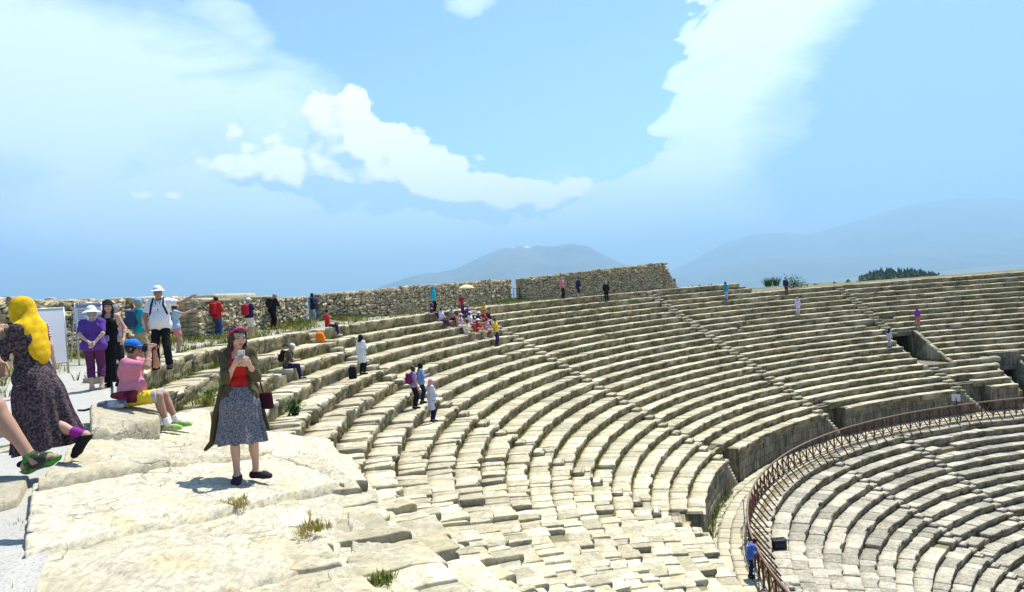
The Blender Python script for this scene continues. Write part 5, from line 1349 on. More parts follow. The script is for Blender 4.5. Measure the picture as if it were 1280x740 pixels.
for (x, n, h, sp, tone, lab) in ((962, 60, .95, .9, .25, 'upright green plant on the rim, leftmost of the green clump'), (971, 55, 1.0, .8, .45, 'tall spiky green plant left of the dark dressed visitor on the rim'),
                              (991, 120, 1.15, .9, .3, 'dense dark green bush right of the dark dressed visitor on the rim'), (999, 110, .8, 1.0, .6, 'low bright green bush at the right end of the clump on the rim')):
    P = at_r(x, 366, R0 - .3); P[2] = -.80 if x > 985 else -.45
    if x > 985: leafy(lab, P, 420, h * .95, sp * .42, 'shrub', .13)
    else: leaf_plant('shrub', lab, P, n, h, sp, tone, rng, .045, 'shrub')
def on_plat(x, y, up=0.0):
    z = -.3
    for _ in range(25):
        P = at_z(x, y, z); i = (R0 - math.hypot(P[0] - CX, P[1] - CY)) / RUN; z = .5 * z + .5 * (-.05 - .19 * max(0.0, i - .9))
    return np.array([P[0], P[1], z + up])
def weed(lab, P, n, h, spread, tone):
    mb = MB(); tufts(mb, [np.array([rng.normal(0, spread), rng.normal(0, spread), -.02]) for _ in range(n)], h * .5, h, rng, (10, 16), .05, tone, .22)
    tag(mb.build('weed', M['grass'], None, False, P), lab, 'weed', None, 'thing')
leafy('bright green leafy weed growing on a seat row right of the handbag', on_rows(368, 508), 110, .42, .10)
leafy('green leafy weed in the rows left of the phone woman', on_rows(263, 527), 70, .36, .10)
weed('yellow green grass beside the shoes of the seated photographer', on_rows(256, 512), 22, .34, .13, (.3, .9))
weed('small green tuft at the edge of the terrace slabs', on_plat(473, 706, -.12), 12, .10, .05, (.1, .6))
weed('green and yellow grass clump in the bottom left corner', on_plat(2, 732, -.16), 46, .17, .10, (.1, .95))
weed('mossy tuft in the joint at the left end of the long slab', on_plat(34, 642, -.10), 22, .09, .07, (.1, .5))
weed('yellow tuft among the broken blocks of the nearest rows', on_rows(660, 660), 14, .26, .10, (.6, 1))
weed('dry straw coloured grass tuft at the lower middle of the picture', on_rows(588, 706), 30, .20, .12, (.85, 1))
weed('withered grass tuft on the crack between the two longest slabs', on_plat(290, 632, .0), 20, .10, .06, (.9, 1))
weed('grey dry tuft above the right end of the widest slab', on_plat(392, 660, .0), 22, .09, .06, (.8, 1))
# ================================================================== ground, far country
def ground_mat():
    m, nt, b = new_mat('dry ground')
    p = geo_pos(nt)
    n1 = noise(nt, p, .35, 6, .6); n2 = noise(nt, p, 6, 5, .7); n3 = noise(nt, p, 45, 3, .7); n4 = noise(nt, p, .0016, 5, .6)
    gravel = mixc(nt, n2, (.34, .325, .285), (.48, .46, .40))
    gravel = mixc(nt, ramp(nt, n3, [(.5, 0), (.68, 1)]), gravel, (.24, .23, .20))
    turf = mixc(nt, n2, (.10, .12, .03), (.23, .20, .08))
    sep = N(nt, 'SeparateXYZ'); nt.links.new(p, sep.inputs[0])
    dx = mth(nt, 'SUBTRACT', sep.outputs[0], CX); dy = mth(nt, 'SUBTRACT', sep.outputs[1], CY)
    r = mth(nt, 'SQRT', mth(nt, 'ADD', mth(nt, 'MULTIPLY', dx, dx), mth(nt, 'MULTIPLY', dy, dy)))
    rn = mth(nt, 'ADD', r, mth(nt, 'MULTIPLY', n1, 2.0))
    t = N(nt, 'MapRange', i_1=53.9, i_2=55.2); nt.links.new(rn, t.inputs[0])
    c = mixc(nt, t.outputs[0], gravel, turf)
    far = mixc(nt, ramp(nt, n4, [(.38, 0), (.62, 1)]), (.05, .075, .025), (.21, .19, .10))
    t2 = N(nt, 'MapRange', i_1=120.0, i_2=500.0); nt.links.new(r, t2.inputs[0])
    c = mixc(nt, t2.outputs[0], c, far)
    nt.links.new(c, b.inputs['Base Color']); b.inputs['Roughness'].default_value = .95
    bump(nt, b, mth(nt, 'ADD', n2, n3), .5, .02)
    return m
M['ground'] = ground_mat()
def wall_face_z(r, th): return 0
def ground_h(r, th, X, Y):
    d = np.hypot(X, Y)
    h = .02 + .30 * smooth(52.6, 55.0, r) - .25 * smooth(57, 64, r)
    h = h - .10 * smooth(189, 194, th) * (1 - smooth(211, 213, th)) * (1 - smooth(56, 62, r))
    h = h - .045 * np.maximum(0, r - 62) * np.exp(-np.maximum(0, r - 62) / 5200.0)
    h = np.where(r > 3500, -150 - 110 * smooth(3500, 7000, r), h)
    az = np.degrees(np.arctan2(X, Y))
    # a low spur of the hill on the right carries the pine wood
    w = np.exp(-((az - 25) / 4.5)**2)
    h = h + w * np.exp(-((d - 640) / 260.0)**2) * 6.0
    h = h + fbm(np.stack([X, Y, 0 * X], -1), .004, 4, 5) * np.minimum(6, .01 * np.maximum(0, r - 70))
    h = h + fbm(np.stack([X, Y, 0 * X], -1), .9, 3, 6) * .05 * (r < 80)
    # right of the far stairway the two top rows are lost and the earth lies lower
    h = h - 1.9 * (1 - smooth(110.4, 112.4, th)) * smooth(40, 60, th) * (1 - smooth(75, 140, r)) - .7 * smooth(53.2, 55.5, r) * (1 - smooth(124, 128, th)) * (1 - smooth(75, 140, r))
    # the open stage side lies at the level of the orchestra
    south = smooth(214, 226, th) * (1 - smooth(410, 418, th)) 
    h = np.where((th > 213) | (th < 58), h - 20 * np.where(th > 213, smooth(213, 228, th), 1 - smooth(44, 58, th)), h)
    return h
rad = np.concatenate([[51.1, 51.35], np.arange(51.6, 60, .45), np.arange(60, 100, 2.5), np.geomspace(100, 34000, 70)])
th_a = np.concatenate([np.arange(60, 214, .6), np.arange(214, 420, 3.0)])
Rg, Tg = np.meshgrid(rad, th_a, indexing='ij')
Xg = CX + Rg * np.cos(np.radians(Tg)); Yg = CY + Rg * np.sin(np.radians(Tg))
Zg = ground_h(Rg, Tg % 360, Xg, Yg); Zg[:2] -= .06; Zg[0] -= .30
V = np.stack([Xg, Yg, Zg], -1); nr, nt_ = Rg.shape
idx = np.arange(nr * nt_).reshape(nr, nt_); nxt = np.roll(idx, -1, 1)
q = np.stack([idx[:-1], idx[1:], nxt[1:], nxt[:-1]], -1).reshape(-1, 4)
o = mesh_np('ground', V.reshape(-1, 3), [q], M['ground'], None, True); tag(o, kind='structure')

# gravel path reaching the slabs
th_p = np.arange(190.6, 214, .25); V = []
for q in np.linspace(0, 1, 13):
    r_in = 50.78 - 1.35 * smooth(192, 199, th_p); rr = r_in + (51.75 - r_in) * q; X = CX + rr * np.cos(np.radians(th_p)); Y = CY + rr * np.sin(np.radians(th_p))
    V.append(np.stack([X, Y, -.075 - .10 * smooth(194, 200, th_p) + .02 * fbm(np.stack([X, Y, 0 * X], -1), 2.5, 3, 8) - (.012 * q if q > .9 else 0)], -1))
V.insert(0, V[0] - np.array([0, 0, 1.2])); V = np.array(V); idx = np.arange(V.shape[0] * V.shape[1]).reshape(V.shape[:2])
o = mesh_np('gravel_path', V.reshape(-1, 3), [np.stack([idx[:-1, :-1], idx[1:, :-1], idx[1:, 1:], idx[:-1, 1:]], -1).reshape(-1, 4)], M['ground'], None, True); tag(o, kind='structure')

# mountains: ridge lines with real depth
def mount_mat(name, low, high, snow_z, cover):
    m, nt, b = new_mat(name)
    p = geo_pos(nt); n = noise(nt, p, .0008, 8, .65); n2 = noise(nt, p, .004, 6, .65)
    c = mixc(nt, ramp(nt, n, [(.4, 0), (.6, 1)]), low, high)
    if cover > 0:
        sep = N(nt, 'SeparateXYZ'); nt.links.new(p, sep.inputs[0])
        z = mth(nt, 'ADD', sep.outputs[2], mth(nt, 'MULTIPLY', mth(nt, 'SUBTRACT', n2, .5), 900))
        t = N(nt, 'MapRange', i_1=snow_z, i_2=snow_z + 120); nt.links.new(z, t.inputs[0])
        c = mixc(nt, mth(nt, 'MULTIPLY', t.outputs[0], cover), c, (.85, .87, .9))
    nt.links.new(c, b.inputs['Base Color']); b.inputs['Roughness'].default_value = .95
    return m
def mountain(name, pts, D, depth, mat, seed, rough=.10):
    xs = np.array([p[0] for p in pts], float); ys = np.array([p[1] for p in pts], float)
    n = 220; X = np.linspace(xs[0], xs[-1], n); Y = np.interp(X, xs, ys)
    W = np.array([at_depth(a, b, D) for a, b in zip(X, Y)])            # the ridge
    m = 41; V = []
    for k in range(m):
        s = k / (m - 1) * 2 - 1
        sc = 1 + s * depth / D
        P = W.copy(); P[:, 0] *= sc; P[:, 1] *= sc
        base = -255.0
        f = (1 - abs(s))**1.25
        spur = fbm(np.stack([P[:, 0], P[:, 1], 0 * P[:, 0]], -1), 1 / 1800.0, 5, seed)
        ph = np.maximum(0, W[:, 2] - base)
        P[:, 2] = base + ph * np.clip(f * (1 + spur * .8 * min(1, 3 * abs(s))), 0, 1.02) + ph * rough * spur * .35
        V.append(P)
    V = np.array(V); idx = np.arange(m * n).reshape(m, n)
    q = np.stack([idx[:-1, :-1], idx[:-1, 1:], idx[1:, 1:], idx[1:, :-1]], -1).reshape(-1, 4)
    o = mesh_np(name, V.reshape(-1, 3), [q], mat, None, True); tag(o, kind='structure')
mm = mount_mat('forest and rock', (.045, .060, .035), (.13, .12, .09), 760, .8)
m2 = mount_mat('far forest and rock', (.045, .06, .035), (.11, .11, .085), 5000, 0)
mountain('mountain', [(350, 385), (440, 374), (478, 357), (505, 349), (535, 344), (570, 336), (598, 322), (622, 311), (650, 307), (672, 306), (692, 308), (715, 304), (735, 307), (752, 316), (775, 328), (800, 336), (830, 343), (870, 352)], 15000, 4500, mm, 3)
mountain('mountain', [(810, 352), (850, 334), (880, 318), (905, 304), (940, 294), (975, 291), (1010, 293), (1032, 288), (1055, 281), (1090, 271), (1120, 262), (1150, 253), (1185, 248), (1220, 247), (1260, 248), (1300, 252), (1380, 262), (1500, 275)], 22000, 6000, m2, 8)
mountain('mountain', [(800, 358), (870, 342), (930, 329), (980, 322), (1040, 321), (1090, 316), (1140, 308), (1190, 306), (1240, 300), (1300, 296), (1400, 290), (1500, 292)], 16500, 3200, m2, 15)

# the pine wood on the spur: one mass far off
def terrain_z(x, y):
    r = math.hypot(x - CX, y - CY); t = math.degrees(math.atan2(y - CY, x - CX)) % 360
    return float(ground_h(np.array([r]), np.array([t]), np.array([x]), np.array([y]))[0])
m, nt, b = new_mat('pine foliage')
rn = N(nt, 'Attribute', attribute_name='rnd').outputs['Fac']
nt.links.new(ramp(nt, rn, [(0, (.025, .055, .022)), (1, (.075, .11, .04))]), b.inputs['Base Color'])
M['pine'] = m
mb = MB(); rng = np.random.default_rng(5)
def pine_clump(mb, x, y, z, h, w):
    for k in range(9):
        t = k / 8
        rr = w * (1 - .72 * t) * rng.uniform(.7, 1.1); c = np.array([x + rng.normal(0, w * .25), y + rng.normal(0, w * .25), z + h * (.18 + .75 * t)])
        ph = np.linspace(0, 2 * pi, 7, endpoint=False) + rng.random() * 6
        ring = np.stack([c[0] + rr * np.cos(ph) * rng.uniform(.75, 1.2, 7), c[1] + rr * np.sin(ph) * rng.uniform(.75, 1.2, 7), np.full(7, c[2]) - h * .05 + rng.normal(0, h * .03, 7)], -1)
        Vv = np.concatenate([ring, [c + [0, 0, h * .16]], [c - [0, 0, h * .07]]])
        mb.add(Vv, [np.array([[j, (j + 1) % 7, 7] for j in range(7)] + [[(j + 1) % 7, j, 8] for j in range(7)])])
for k in range(330):
    u = rng.random(); px = 1078 + 100 * u + rng.normal(0, 4); d = rng.uniform(540, 760)
    P = at_depth(px, 340, d); x, y = P[0], P[1]
    z = terrain_z(x, y)
    hh = rng.uniform(7, 11.5) * (.75 + .4 * math.sin(pi * min(1, max(0, u))))
    pine_clump(mb, x, y, z, hh, rng.uniform(2.0, 3.4))
for k in range(70):
    px = rng.uniform(985, 1085); d = rng.uniform(300, 560); P = at_depth(px, 350, d)
    pine_clump(mb, P[0], P[1], terrain_z(P[0], P[1]), rng.uniform(1.8, 4.0), rng.uniform(1.2, 2.4))
for k in range(90):
    px = rng.uniform(1170, 1290); d = rng.uniform(600, 900); P = at_depth(px, 340, d)
    pine_clump(mb, P[0], P[1], terrain_z(P[0], P[1]), rng.uniform(4, 8), rng.uniform(2, 3))
# grass along the foot of the walls
g = MB(); rng = np.random.default_rng(8); pts = []
for k in range(6500):
    t = rng.uniform(127, 203); r = 54.5 - abs(rng.normal(0, .75)); P = pol(r, t)
    if fbm(P[None] * np.array([1, 1, 0]), .5, 2, 3)[0] + rng.uniform(-.3, .5) < .05: continue
    P[2] = float(ground_h(np.array([r]), np.array([t]), P[:1], P[1:2])[0]) - .02; pts.append(P)
tufts(g, pts, .10, .32, rng, (7, 12), .14, (.15, .9), .35)
o = g.build('verge_grass', M['grass'], None, False); tag(o, 'yellow green grass along the foot of the rubble walls', 'grass', None, 'stuff')
o = mb.build('pine_wood', M['pine']); tag(o, 'dark green pine wood on the hill spur beyond the theatre rim', 'pine wood', kind='stuff')

# ================================================================== rubble walls behind the rim
def rubble_wall(name, label, P0, P1, zb, zt0, zt1, thick, seed, stone=(.28, .15), cap=None, raked=0.0, cat='stone wall'):
    """wall of separate small stones between two ground points (seen from the camera side)"""
    P0 = np.array([P0[0], P0[1], 0.0]); P1 = np.array([P1[0], P1[1], 0.0])
    root = empty(name, (P0[0], P0[1], zb)); tag(root, label, cat, kind='thing')
    O = np.array([P0[0], P0[1], zb])
    L = np.linalg.norm(P1 - P0); u = (P1 - P0) / L; nrm = np.array([u[1], -u[0], 0.0]); up = np.array([0, 0, 1.0])
    if nrm @ (-P0) < 0: nrm = -nrm
    rng = np.random.default_rng(seed); mb = MB()
    B = np.array([u, nrm, up])
    z = zb - .1; row = 0
    while z < max(zt0, zt1):
        hh = stone[1] * rng.uniform(.75, 1.25); x = -rng.uniform(0, .2)
        while x < L:
            ll = stone[0] * rng.uniform(.5, 1.6); xm = x + ll / 2; zt = zt0 + (zt1 - zt0) * xm / L + fbm(np.array([[xm * .5, seed, 0]]), 1.0, 2, 3)[0] * .12
            if z + hh * .5 < zt and xm < L - raked * (z - zb) / 2.0 and xm > 0:
                hs = np.array([ll / 2 * .95, .11, hh / 2 * .93])
                V, Q = round_box(hs, min(hs) * .38)
                V = V * (1 + rng.normal(0, .15, V.shape)); V[:, 1] += rng.normal(0, .035); V[:, 2] += rng.normal(0, .018); V *= rng.uniform(.8, 1.12)
                a = rng.normal(0, .2); V[:, [0, 2]] = V[:, [0, 2]] @ np.array([[cos(a), -sin(a)], [sin(a), cos(a)]])
                mb.add(P0 + V @ B + u * xm + up * (z + hh / 2) - O, [Q], rng.random())
            x += ll
        z += hh; row += 1
    # the two ends
    for xe, s in ((0, -1), (L, 1)):
        z = zb - .1
        while z < (zt0 if s < 0 else zt1) - .1:
            hh = stone[1] * rng.uniform(.9, 1.5); y = 0.0
            while y < thick:
                ll = min(stone[0] * rng.uniform(.7, 1.5), thick - y + .05)
                hs = np.array([.10, ll / 2 * .95, hh / 2 * .95]); V, Q = round_box(hs, .03); V = V * (1 + rng.normal(0, .05, V.shape))
                xx = xe - (raked * (z - zb) / 2.0 if s > 0 else 0) - s * .06
                mb.add(P0 + V @ B + u * xx - nrm * (y + ll / 2) + up * (z + hh / 2) - O, [Q], rng.random()); y += ll
            z += hh
    # top stones across the thickness
    x = 0.0
    while x < L - raked * .9:
        ll = stone[0] * rng.uniform(.6, 1.5); zt = zt0 + (zt1 - zt0) * (x + ll / 2) / L
        for y in np.arange(.1, thick, .24):
            V, Q = round_box((ll / 2, .125, .10), .04); V = V * (1 + rng.normal(0, .08, V.shape))
            mb.add(P0 + V @ B + u * (x + ll / 2) - nrm * y + up * (zt - .08 + rng.normal(0, .035)) - O, [Q], rng.random())
        x += ll
    mb.build('rubble_stones', M['rubble'], root, True)
    core = MB()
    n = 12
    for k in range(n):
        xm = L * (k + .5) / n; zt = zt0 + (zt1 - zt0) * xm / L - .16
        if xm + L / n / 2 > L - raked: zt = min(zt, zb + 1.0)
        core.box(P0 + u * xm - nrm * (thick / 2) + up * ((zb - .3 + zt) / 2) - O, (L / n / 2 - (.05 if k in (0, n - 1) else 0), thick / 2 - .05, (zt - zb + .3) / 2), B)
    core.build('wall_core', M['mortar'], root)
    if cap:
        mc = MB()
        for (x0, x1, hz) in cap:
            V, Q = rough_block([(x0, .15, 0), (x1, .15, 0), (x1, -thick, 0), (x0, -thick, 0), (x0, .18, hz), (x1, .12, hz), (x1, -thick, hz), (x0, -thick, hz)], (12, 5, 3), .03, 1.5, .04, seed)
            zt = zt0 + (zt1 - zt0) * (x0 + x1) / 2 / L
            mc.add(P0 + V @ B + up * (zt - .02) - O, [Q])
        mc.build('cap_slab', M['seat'], root, True)
    return root
def gp(x, r): P = at_r(x, 400, r); return P
A0, A1 = gp(-130, 56.2), gp(244, 55.2)
rubble_wall('rubble_wall', 'long rubble wall behind the info boards at the end of the terrace', A0, A1, .1, 1.98, 1.86, .7, 11, cap=[(9.6, 12.2, .13)])
A0, A1 = gp(246, 53.9), gp(330, 54.2)
rubble_wall('rubble_wall', 'short rubble wall with flat stone slabs laid on top', A0, A1, .1, 1.66, 1.70, .7, 12, cap=[(.1, 4.4, .15), (4.5, 8.3, .13), (1.2, 5.5, .30)])
A0, A1 = gp(331, 54.6), gp(383, 55.0)
rubble_wall('rubble_wall', 'low rubble wall left of the gap that opens onto the sky', A0, A1, .1, 1.62, 1.62, .7, 13)
A0, A1 = gp(401, 54.6), gp(641, 54.4)
rubble_wall('rubble_wall', 'long straight rubble wall right of the gap with grass along its foot', A0, A1, .1, 1.72, 1.98, .8, 14)
A0, A1 = gp(656, 53.9), gp(849, 53.2)
rubble_wall('rubble_wall', 'tall rubble wall beside the steep stairway with a broken slanting end', A0, A1, .0, 1.95, 2.62, .8, 15, raked=1.3)

# ================================================================== big slabs of the platform in front
def plat_z(P):
    i = (R0 - math.hypot(P[0] - CX, P[1] - CY)) / RUN
    return -.05 - .19 * max(0.0, i - .9)
def slab_pt(x, y, dz=0.0):
    z = -.1
    for _ in range(30):
        P = at_z(x, y, z + dz); z = .5 * z + .5 * plat_z(P)
    return np.array([P[0], P[1], z + dz])
def slab(name, label, px, dz=0.0, depth=1.0, n=(40, 24, 8), amp=.014, seed=0, rnd=.035, chip=.07, mat='slab', group=None, cat='stone slab', dzs=None):
    """px: far-left, far-right, near-right, near-left corner of the top as seen in the photograph"""
    dzs = dzs or (dz,) * 4
    T = [slab_pt(x, y, d) for (x, y), d in zip(px, dzs)]
    order = [3, 2, 1, 0]
    top = [T[k] for k in order]; ctr = np.mean(top, 0)
    bot = [t + (t - ctr) * np.array([.02, .02, 0]) - np.array([0, 0, depth]) for t in top]
    V, Q = rough_block(bot + top, n, amp, 1.6, rnd, seed, chip=chip)
    # layers of the stone run along the slab
    rd = np.array([CX, CY, 0.0]) - ctr; rd[2] = 0; rd /= np.linalg.norm(rd); tg = np.array([-rd[1], rd[0], 0])
    S = np.stack([V @ rd * .7, V @ tg * 4.5, V[:, 2] * 3], -1)
    lay = fbm(S, 1.4, 4, seed + 50); pit = np.clip(fbm(V, 6.0, 3, seed + 60) - .22, 0, 1)
    topm = np.clip((V[:, 2] - ctr[2] + .12) / .1, 0, 1)
    V = V + np.array([0, 0, 1.0]) * ((lay * .012 - pit * .08 - .05 * np.clip(lay - .25, 0, 1)) * topm)[:, None]
    base = np.mean(bot, 0)
    o = mesh_np(name, V - base, [Q], M[mat], None, True, loc=base, rand=np.full(len(V), (seed * .37) % 1))
    tag(o, label, cat, group, 'thing')
    return o
slab('stone_slab', 'widest cream slab in front, dark crack along its near edge', [(33, 692), (433, 602.5), (424, 703), (8, 808)], 0, 1.0, (150, 60, 8), .018, 1, dzs=(-.03, -.09, -.15, -.04), chip=.12)
slab('stone_slab', 'yellowish slab at the bottom of the terrace edge, nearest the viewer', [(6, 824), (424, 707), (560, 800), (8, 1010)], -.04, 1.0, (120, 60, 8), .02, 2)
slab('stone_slab', 'long cream slab between the widest slab and the running woman, worn in layers', [(40, 603), (338, 566), (428, 601), (28, 690)], .02, 1.0, (130, 50, 8), .018, 3, chip=.10)
slab('stone_slab', 'small broken slab with a dark notch below the seated photographer', [(98, 549), (203, 544), (214, 572), (46, 599)], .12, 1.0, (70, 40, 10), .03, 4, chip=.14)
slab('stone_block', 'rough block with a dark front face that the photographer sits on', [(112, 505), (206, 495), (199, 521), (112, 535)], .17, 1.0, (60, 32, 16), .03, 5, rnd=.08, chip=.12, cat='stone block')
slab('stone_slab', 'flat slab under the green shoes of the seated photographer', [(194, 514), (262, 509), (268, 550), (200, 560)], -.10, 1.0, (40, 30, 10), .025, 6, chip=.12)
slab('stone_slab', 'uneven slab behind the skirt of the woman with the phone', [(202, 559), (275, 545), (342, 565), (208, 577)], -.06, 1.0, (50, 30, 10), .03, 7, chip=.12)
slab('stone_slab', 'grey slab at the left picture edge beside the gravel path', [(-60, 596), (38, 592), (22, 622), (-60, 640)], -.02, 1.0, (40, 30, 10), .02, 8)
slab('stone_slab', 'pale slab under the feet of the woman with the phone', [(343, 567), (398, 560), (440, 600), (430, 604)], .02, 1.1, (40, 34, 10), .03, 9, chip=.12)
slab('stone_slab', 'broken cream slab right of the widest slab at the terrace edge', [(437, 606), (470, 612), (500, 690), (432, 700)], -.12, 1.2, (50, 50, 10), .035, 10, chip=.16)
slab('stone_slab', 'lowest yellowish slab beside the dry grass tuft at the terrace edge', [(432, 705), (505, 692), (600, 770), (560, 790)], -.25, 1.2, (50, 44, 10), .035, 11, chip=.16)

th_p = np.arange(197, 213, .4); V = []                      # soil and small stones under the slabs
for q in np.linspace(0, 1, 26):
    r_ = 50.9 - 4.6 * q; X = CX + r_ * np.cos(np.radians(th_p)); Y = CY + r_ * np.sin(np.radians(th_p)); zf = -.05 - .19 * max(0, (R0 - r_) / RUN - .9)
    V.append(np.stack([X, Y, zf - .16 - .25 * (q > .95) + .05 * fbm(np.stack([X, Y, 0 * X], -1), 3.0, 4, 18)], -1))
V = np.array(V); idx = np.arange(V.shape[0] * V.shape[1]).reshape(V.shape[:2])
o = mesh_np('ground_fill', V.reshape(-1, 3), [np.stack([idx[:-1, :-1], idx[1:, :-1], idx[1:, 1:], idx[:-1, 1:]], -1).reshape(-1, 4)], M['slab'], None, True); tag(o, kind='structure')

# ================================================================== light, sky, camera
def build_world():
    w = bpy.data.worlds.new('World'); scene.world = w; w.use_nodes = True; w.cycles.sampling_method = 'MANUAL'; w.cycles.sample_map_resolution = 256
    nt = w.node_tree; nt.nodes.clear()
    out = nt.nodes.new('ShaderNodeOutputWorld'); bg = nt.nodes.new('ShaderNodeBackground')
    nt.links.new(bg.outputs[0], out.inputs[0]); bg.inputs[1].default_value = SKY_STRENGTH
    sky = nt.nodes.new('ShaderNodeTexSky'); sky.sky_type = 'NISHITA'; sky.sun_disc = False
    sky.sun_elevation = RAD(SUN_EL); sky.sun_rotation = RAD(SUN_AZ); sky.altitude = 400
    sky.air_density = 1.0; sky.dust_density = .4; sky.ozone_density = 2.0
    tc = nt.nodes.new('ShaderNodeTexCoord'); d = tc.outputs['Generated']
    sep = nt.nodes.new('ShaderNodeSeparateXYZ'); nt.links.new(d, sep.inputs[0])
    AZ = mth(nt, 'ARCTAN2', sep.outputs[0], sep.outputs[1]); EL = mth(nt, 'ARCSINE', sep.outputs[2])
    def ae(x, y):
        v = pix(x, y); v = v / np.linalg.norm(v); return math.atan2(v[0], v[1]), math.asin(v[2])
    class Field:
        """cloud density at the view direction moved by (da, de) radians"""
        def __init__(s, da=0.0, de=0.0, warp=0.0):
            s.az = mth(nt, 'ADD', AZ, da) if da else AZ; s.el = mth(nt, 'ADD', EL, de) if de else EL
            c = nt.nodes.new('ShaderNodeCombineXYZ'); nt.links.new(s.az, c.inputs[0]); nt.links.new(mth(nt, 'MULTIPLY', s.el, 1.35), c.inputs[1]); s.uv = c.outputs[0]
            if warp:                                         # drag the outlines about
                wn = N(nt, 'TexNoise', i_Scale=7.0, i_Detail=5.0, i_Roughness=.6); nt.links.new(s.uv, wn.inputs['Vector'])
                sx = nt.nodes.new('ShaderNodeSeparateColor'); nt.links.new(wn.outputs['Color'], sx.inputs[0])
                s.az = mth(nt, 'ADD', s.az, mth(nt, 'MULTIPLY', mth(nt, 'SUBTRACT', sx.outputs[0], .5), warp)); s.el = mth(nt, 'ADD', s.el, mth(nt, 'MULTIPLY', mth(nt, 'SUBTRACT', sx.outputs[1], .5), warp))
        def blob(s, x, y, sx, sy, ang, w):
            a0, e0 = ae(x, y); sx, sy = sx / F_PX, sy / F_PX; a = RAD(-ang)
            dx = mth(nt, 'SUBTRACT', s.az, a0); dy = mth(nt, 'SUBTRACT', s.el, e0)
            u = mth(nt, 'ADD', mth(nt, 'MULTIPLY', dx, cos(a) / sx), mth(nt, 'MULTIPLY', dy, sin(a) / sx))
            v = mth(nt, 'ADD', mth(nt, 'MULTIPLY', dx, -sin(a) / sy), mth(nt, 'MULTIPLY', dy, cos(a) / sy))
            r = mth(nt, 'ADD', mth(nt, 'MULTIPLY', u, u), mth(nt, 'MULTIPLY', v, v))
            return mth(nt, 'MULTIPLY', mth(nt, 'SUBTRACT', 1.0, r, clamp=True), w)
        def total(s, L):
            t = s.blob(*L[0])
            for x in L[1:]: t = mth(nt, 'ADD', t, s.blob(*x))
            return t
        def nz(s, scale, detail, rough, dist=0.0, off=0.0, sc=(1, 1, 1), rz=0.0):
            m = nt.nodes.new('ShaderNodeMapping'); m.inputs['Location'].default_value = (off, off * .7, off * .3); m.inputs['Scale'].default_value = sc; m.inputs['Rotation'].default_value = (0, 0, RAD(rz)); nt.links.new(s.uv, m.inputs[0])
            return noise(nt, m.outputs[0], scale, detail, rough, dist)
        def vor(s, scale, off):
            m = nt.nodes.new('ShaderNodeMapping'); m.inputs['Location'].default_value = (off, off, 0)
            wv = nt.nodes.new('ShaderNodeVectorMath'); wv.operation = 'MULTIPLY_ADD'; n_ = N(nt, 'TexNoise', i_Scale=scale * .7, i_Detail=4.0); nt.links.new(s.uv, n_.inputs['Vector'])
            nt.links.new(n_.outputs['Color'], wv.inputs[0]); k = .9 / scale; wv.inputs[1].default_value = (k, k, k); nt.links.new(s.uv, wv.inputs[2]); nt.links.new(wv.outputs[0], m.inputs[0])
            v = N(nt, 'TexVoronoi', feature='F1', i_Scale=scale); nt.links.new(m.outputs[0], v.inputs['Vector'])
            return mth(nt, 'SUBTRACT', .42, v.outputs['Distance'])
        def cumulus(s):
            hard = s.total(CUMULUS)
            n = mth(nt, 'MULTIPLY', mth(nt, 'SUBTRACT', s.nz(10.0, 8, .58, .3, 1.3), .5), .8)
            b = mth(nt, 'ADD', mth(nt, 'MULTIPLY', s.vor(20.0, .3), .95), mth(nt, 'MULTIPLY', s.vor(50.0, 1.7), .40))
            f = mth(nt, 'ADD', mth(nt, 'SUBTRACT', s.nz(60.0, 5, .6, 0, 4.0), .5), 0.0)
            d_ = mth(nt, 'ADD', hard, mth(nt, 'ADD', n, mth(nt, 'ADD', b, mth(nt, 'MULTIPLY', f, .30))))
            return mth(nt, 'MULTIPLY', d_, ramp(nt, hard, [(0, 0), (.10, 1)]))
        def bank(s):
            bank = s.total(BANK)
            n = mth(nt, 'ADD', mth(nt, 'MULTIPLY', mth(nt, 'SUBTRACT', s.nz(5.0, 9, .60, .9, 9.1, (1, 1.9, 1), -8), .5), 1.5), mth(nt, 'ADD', mth(nt, 'MULTIPLY', s.vor(20.0, 5.1), .30), mth(nt, 'MULTIPLY', mth(nt, 'SUBTRACT', s.nz(16.0, 7, .62, .6, 6.4, (1, 1.7, 1), -10), .5), .9)))
            return mth(nt, 'MULTIPLY', mth(nt, 'ADD', bank, n), ramp(nt, bank, [(0, 0), (.15, 1)]))
    A = Field(0, 0, .05); S = Field(.014, .022, .05)           # S looks a little towards the sun
    veil = A.total(VEIL)
    vn = A.nz(3.6, 9, .62, 1.3, 3.1, (1, 1.6, 1), -12); vn2 = A.nz(13.0, 8, .66, .9, 7.7, (1, 1.8, 1), -10)
    vm = mth(nt, 'ADD', veil, mth(nt, 'ADD', mth(nt, 'MULTIPLY', mth(nt, 'SUBTRACT', vn, .5), 1.7), mth(nt, 'MULTIPLY', mth(nt, 'SUBTRACT', vn2, .5), .75)))
    vm = mth(nt, 'MULTIPLY', ramp(nt, vm, [(.12, 0), (.55, .55), (1.15, 1)]), ramp(nt, veil, [(0, 0), (.25, 1)]))
    b0 = A.bank()
    bm = ramp(nt, b0, [(.24, 0), (.34, .8), (.6, 1)])
    blit = mth(nt, 'ADD', .5, mth(nt, 'MULTIPLY', mth(nt, 'SUBTRACT', vn2, .5), 1.6), clamp=True)
    rain = A.total(RAIN)
    rn_ = ramp(nt, mth(nt, 'SUBTRACT', mth(nt, 'ADD', rain, mth(nt, 'MULTIPLY', mth(nt, 'SUBTRACT', vn, .5), .5)), mth(nt, 'MULTIPLY', mth(nt, 'SUBTRACT', blit, .5), .55)), [(.05, 0), (.80, 1)])
    c0, c1 = A.cumulus(), S.cumulus()
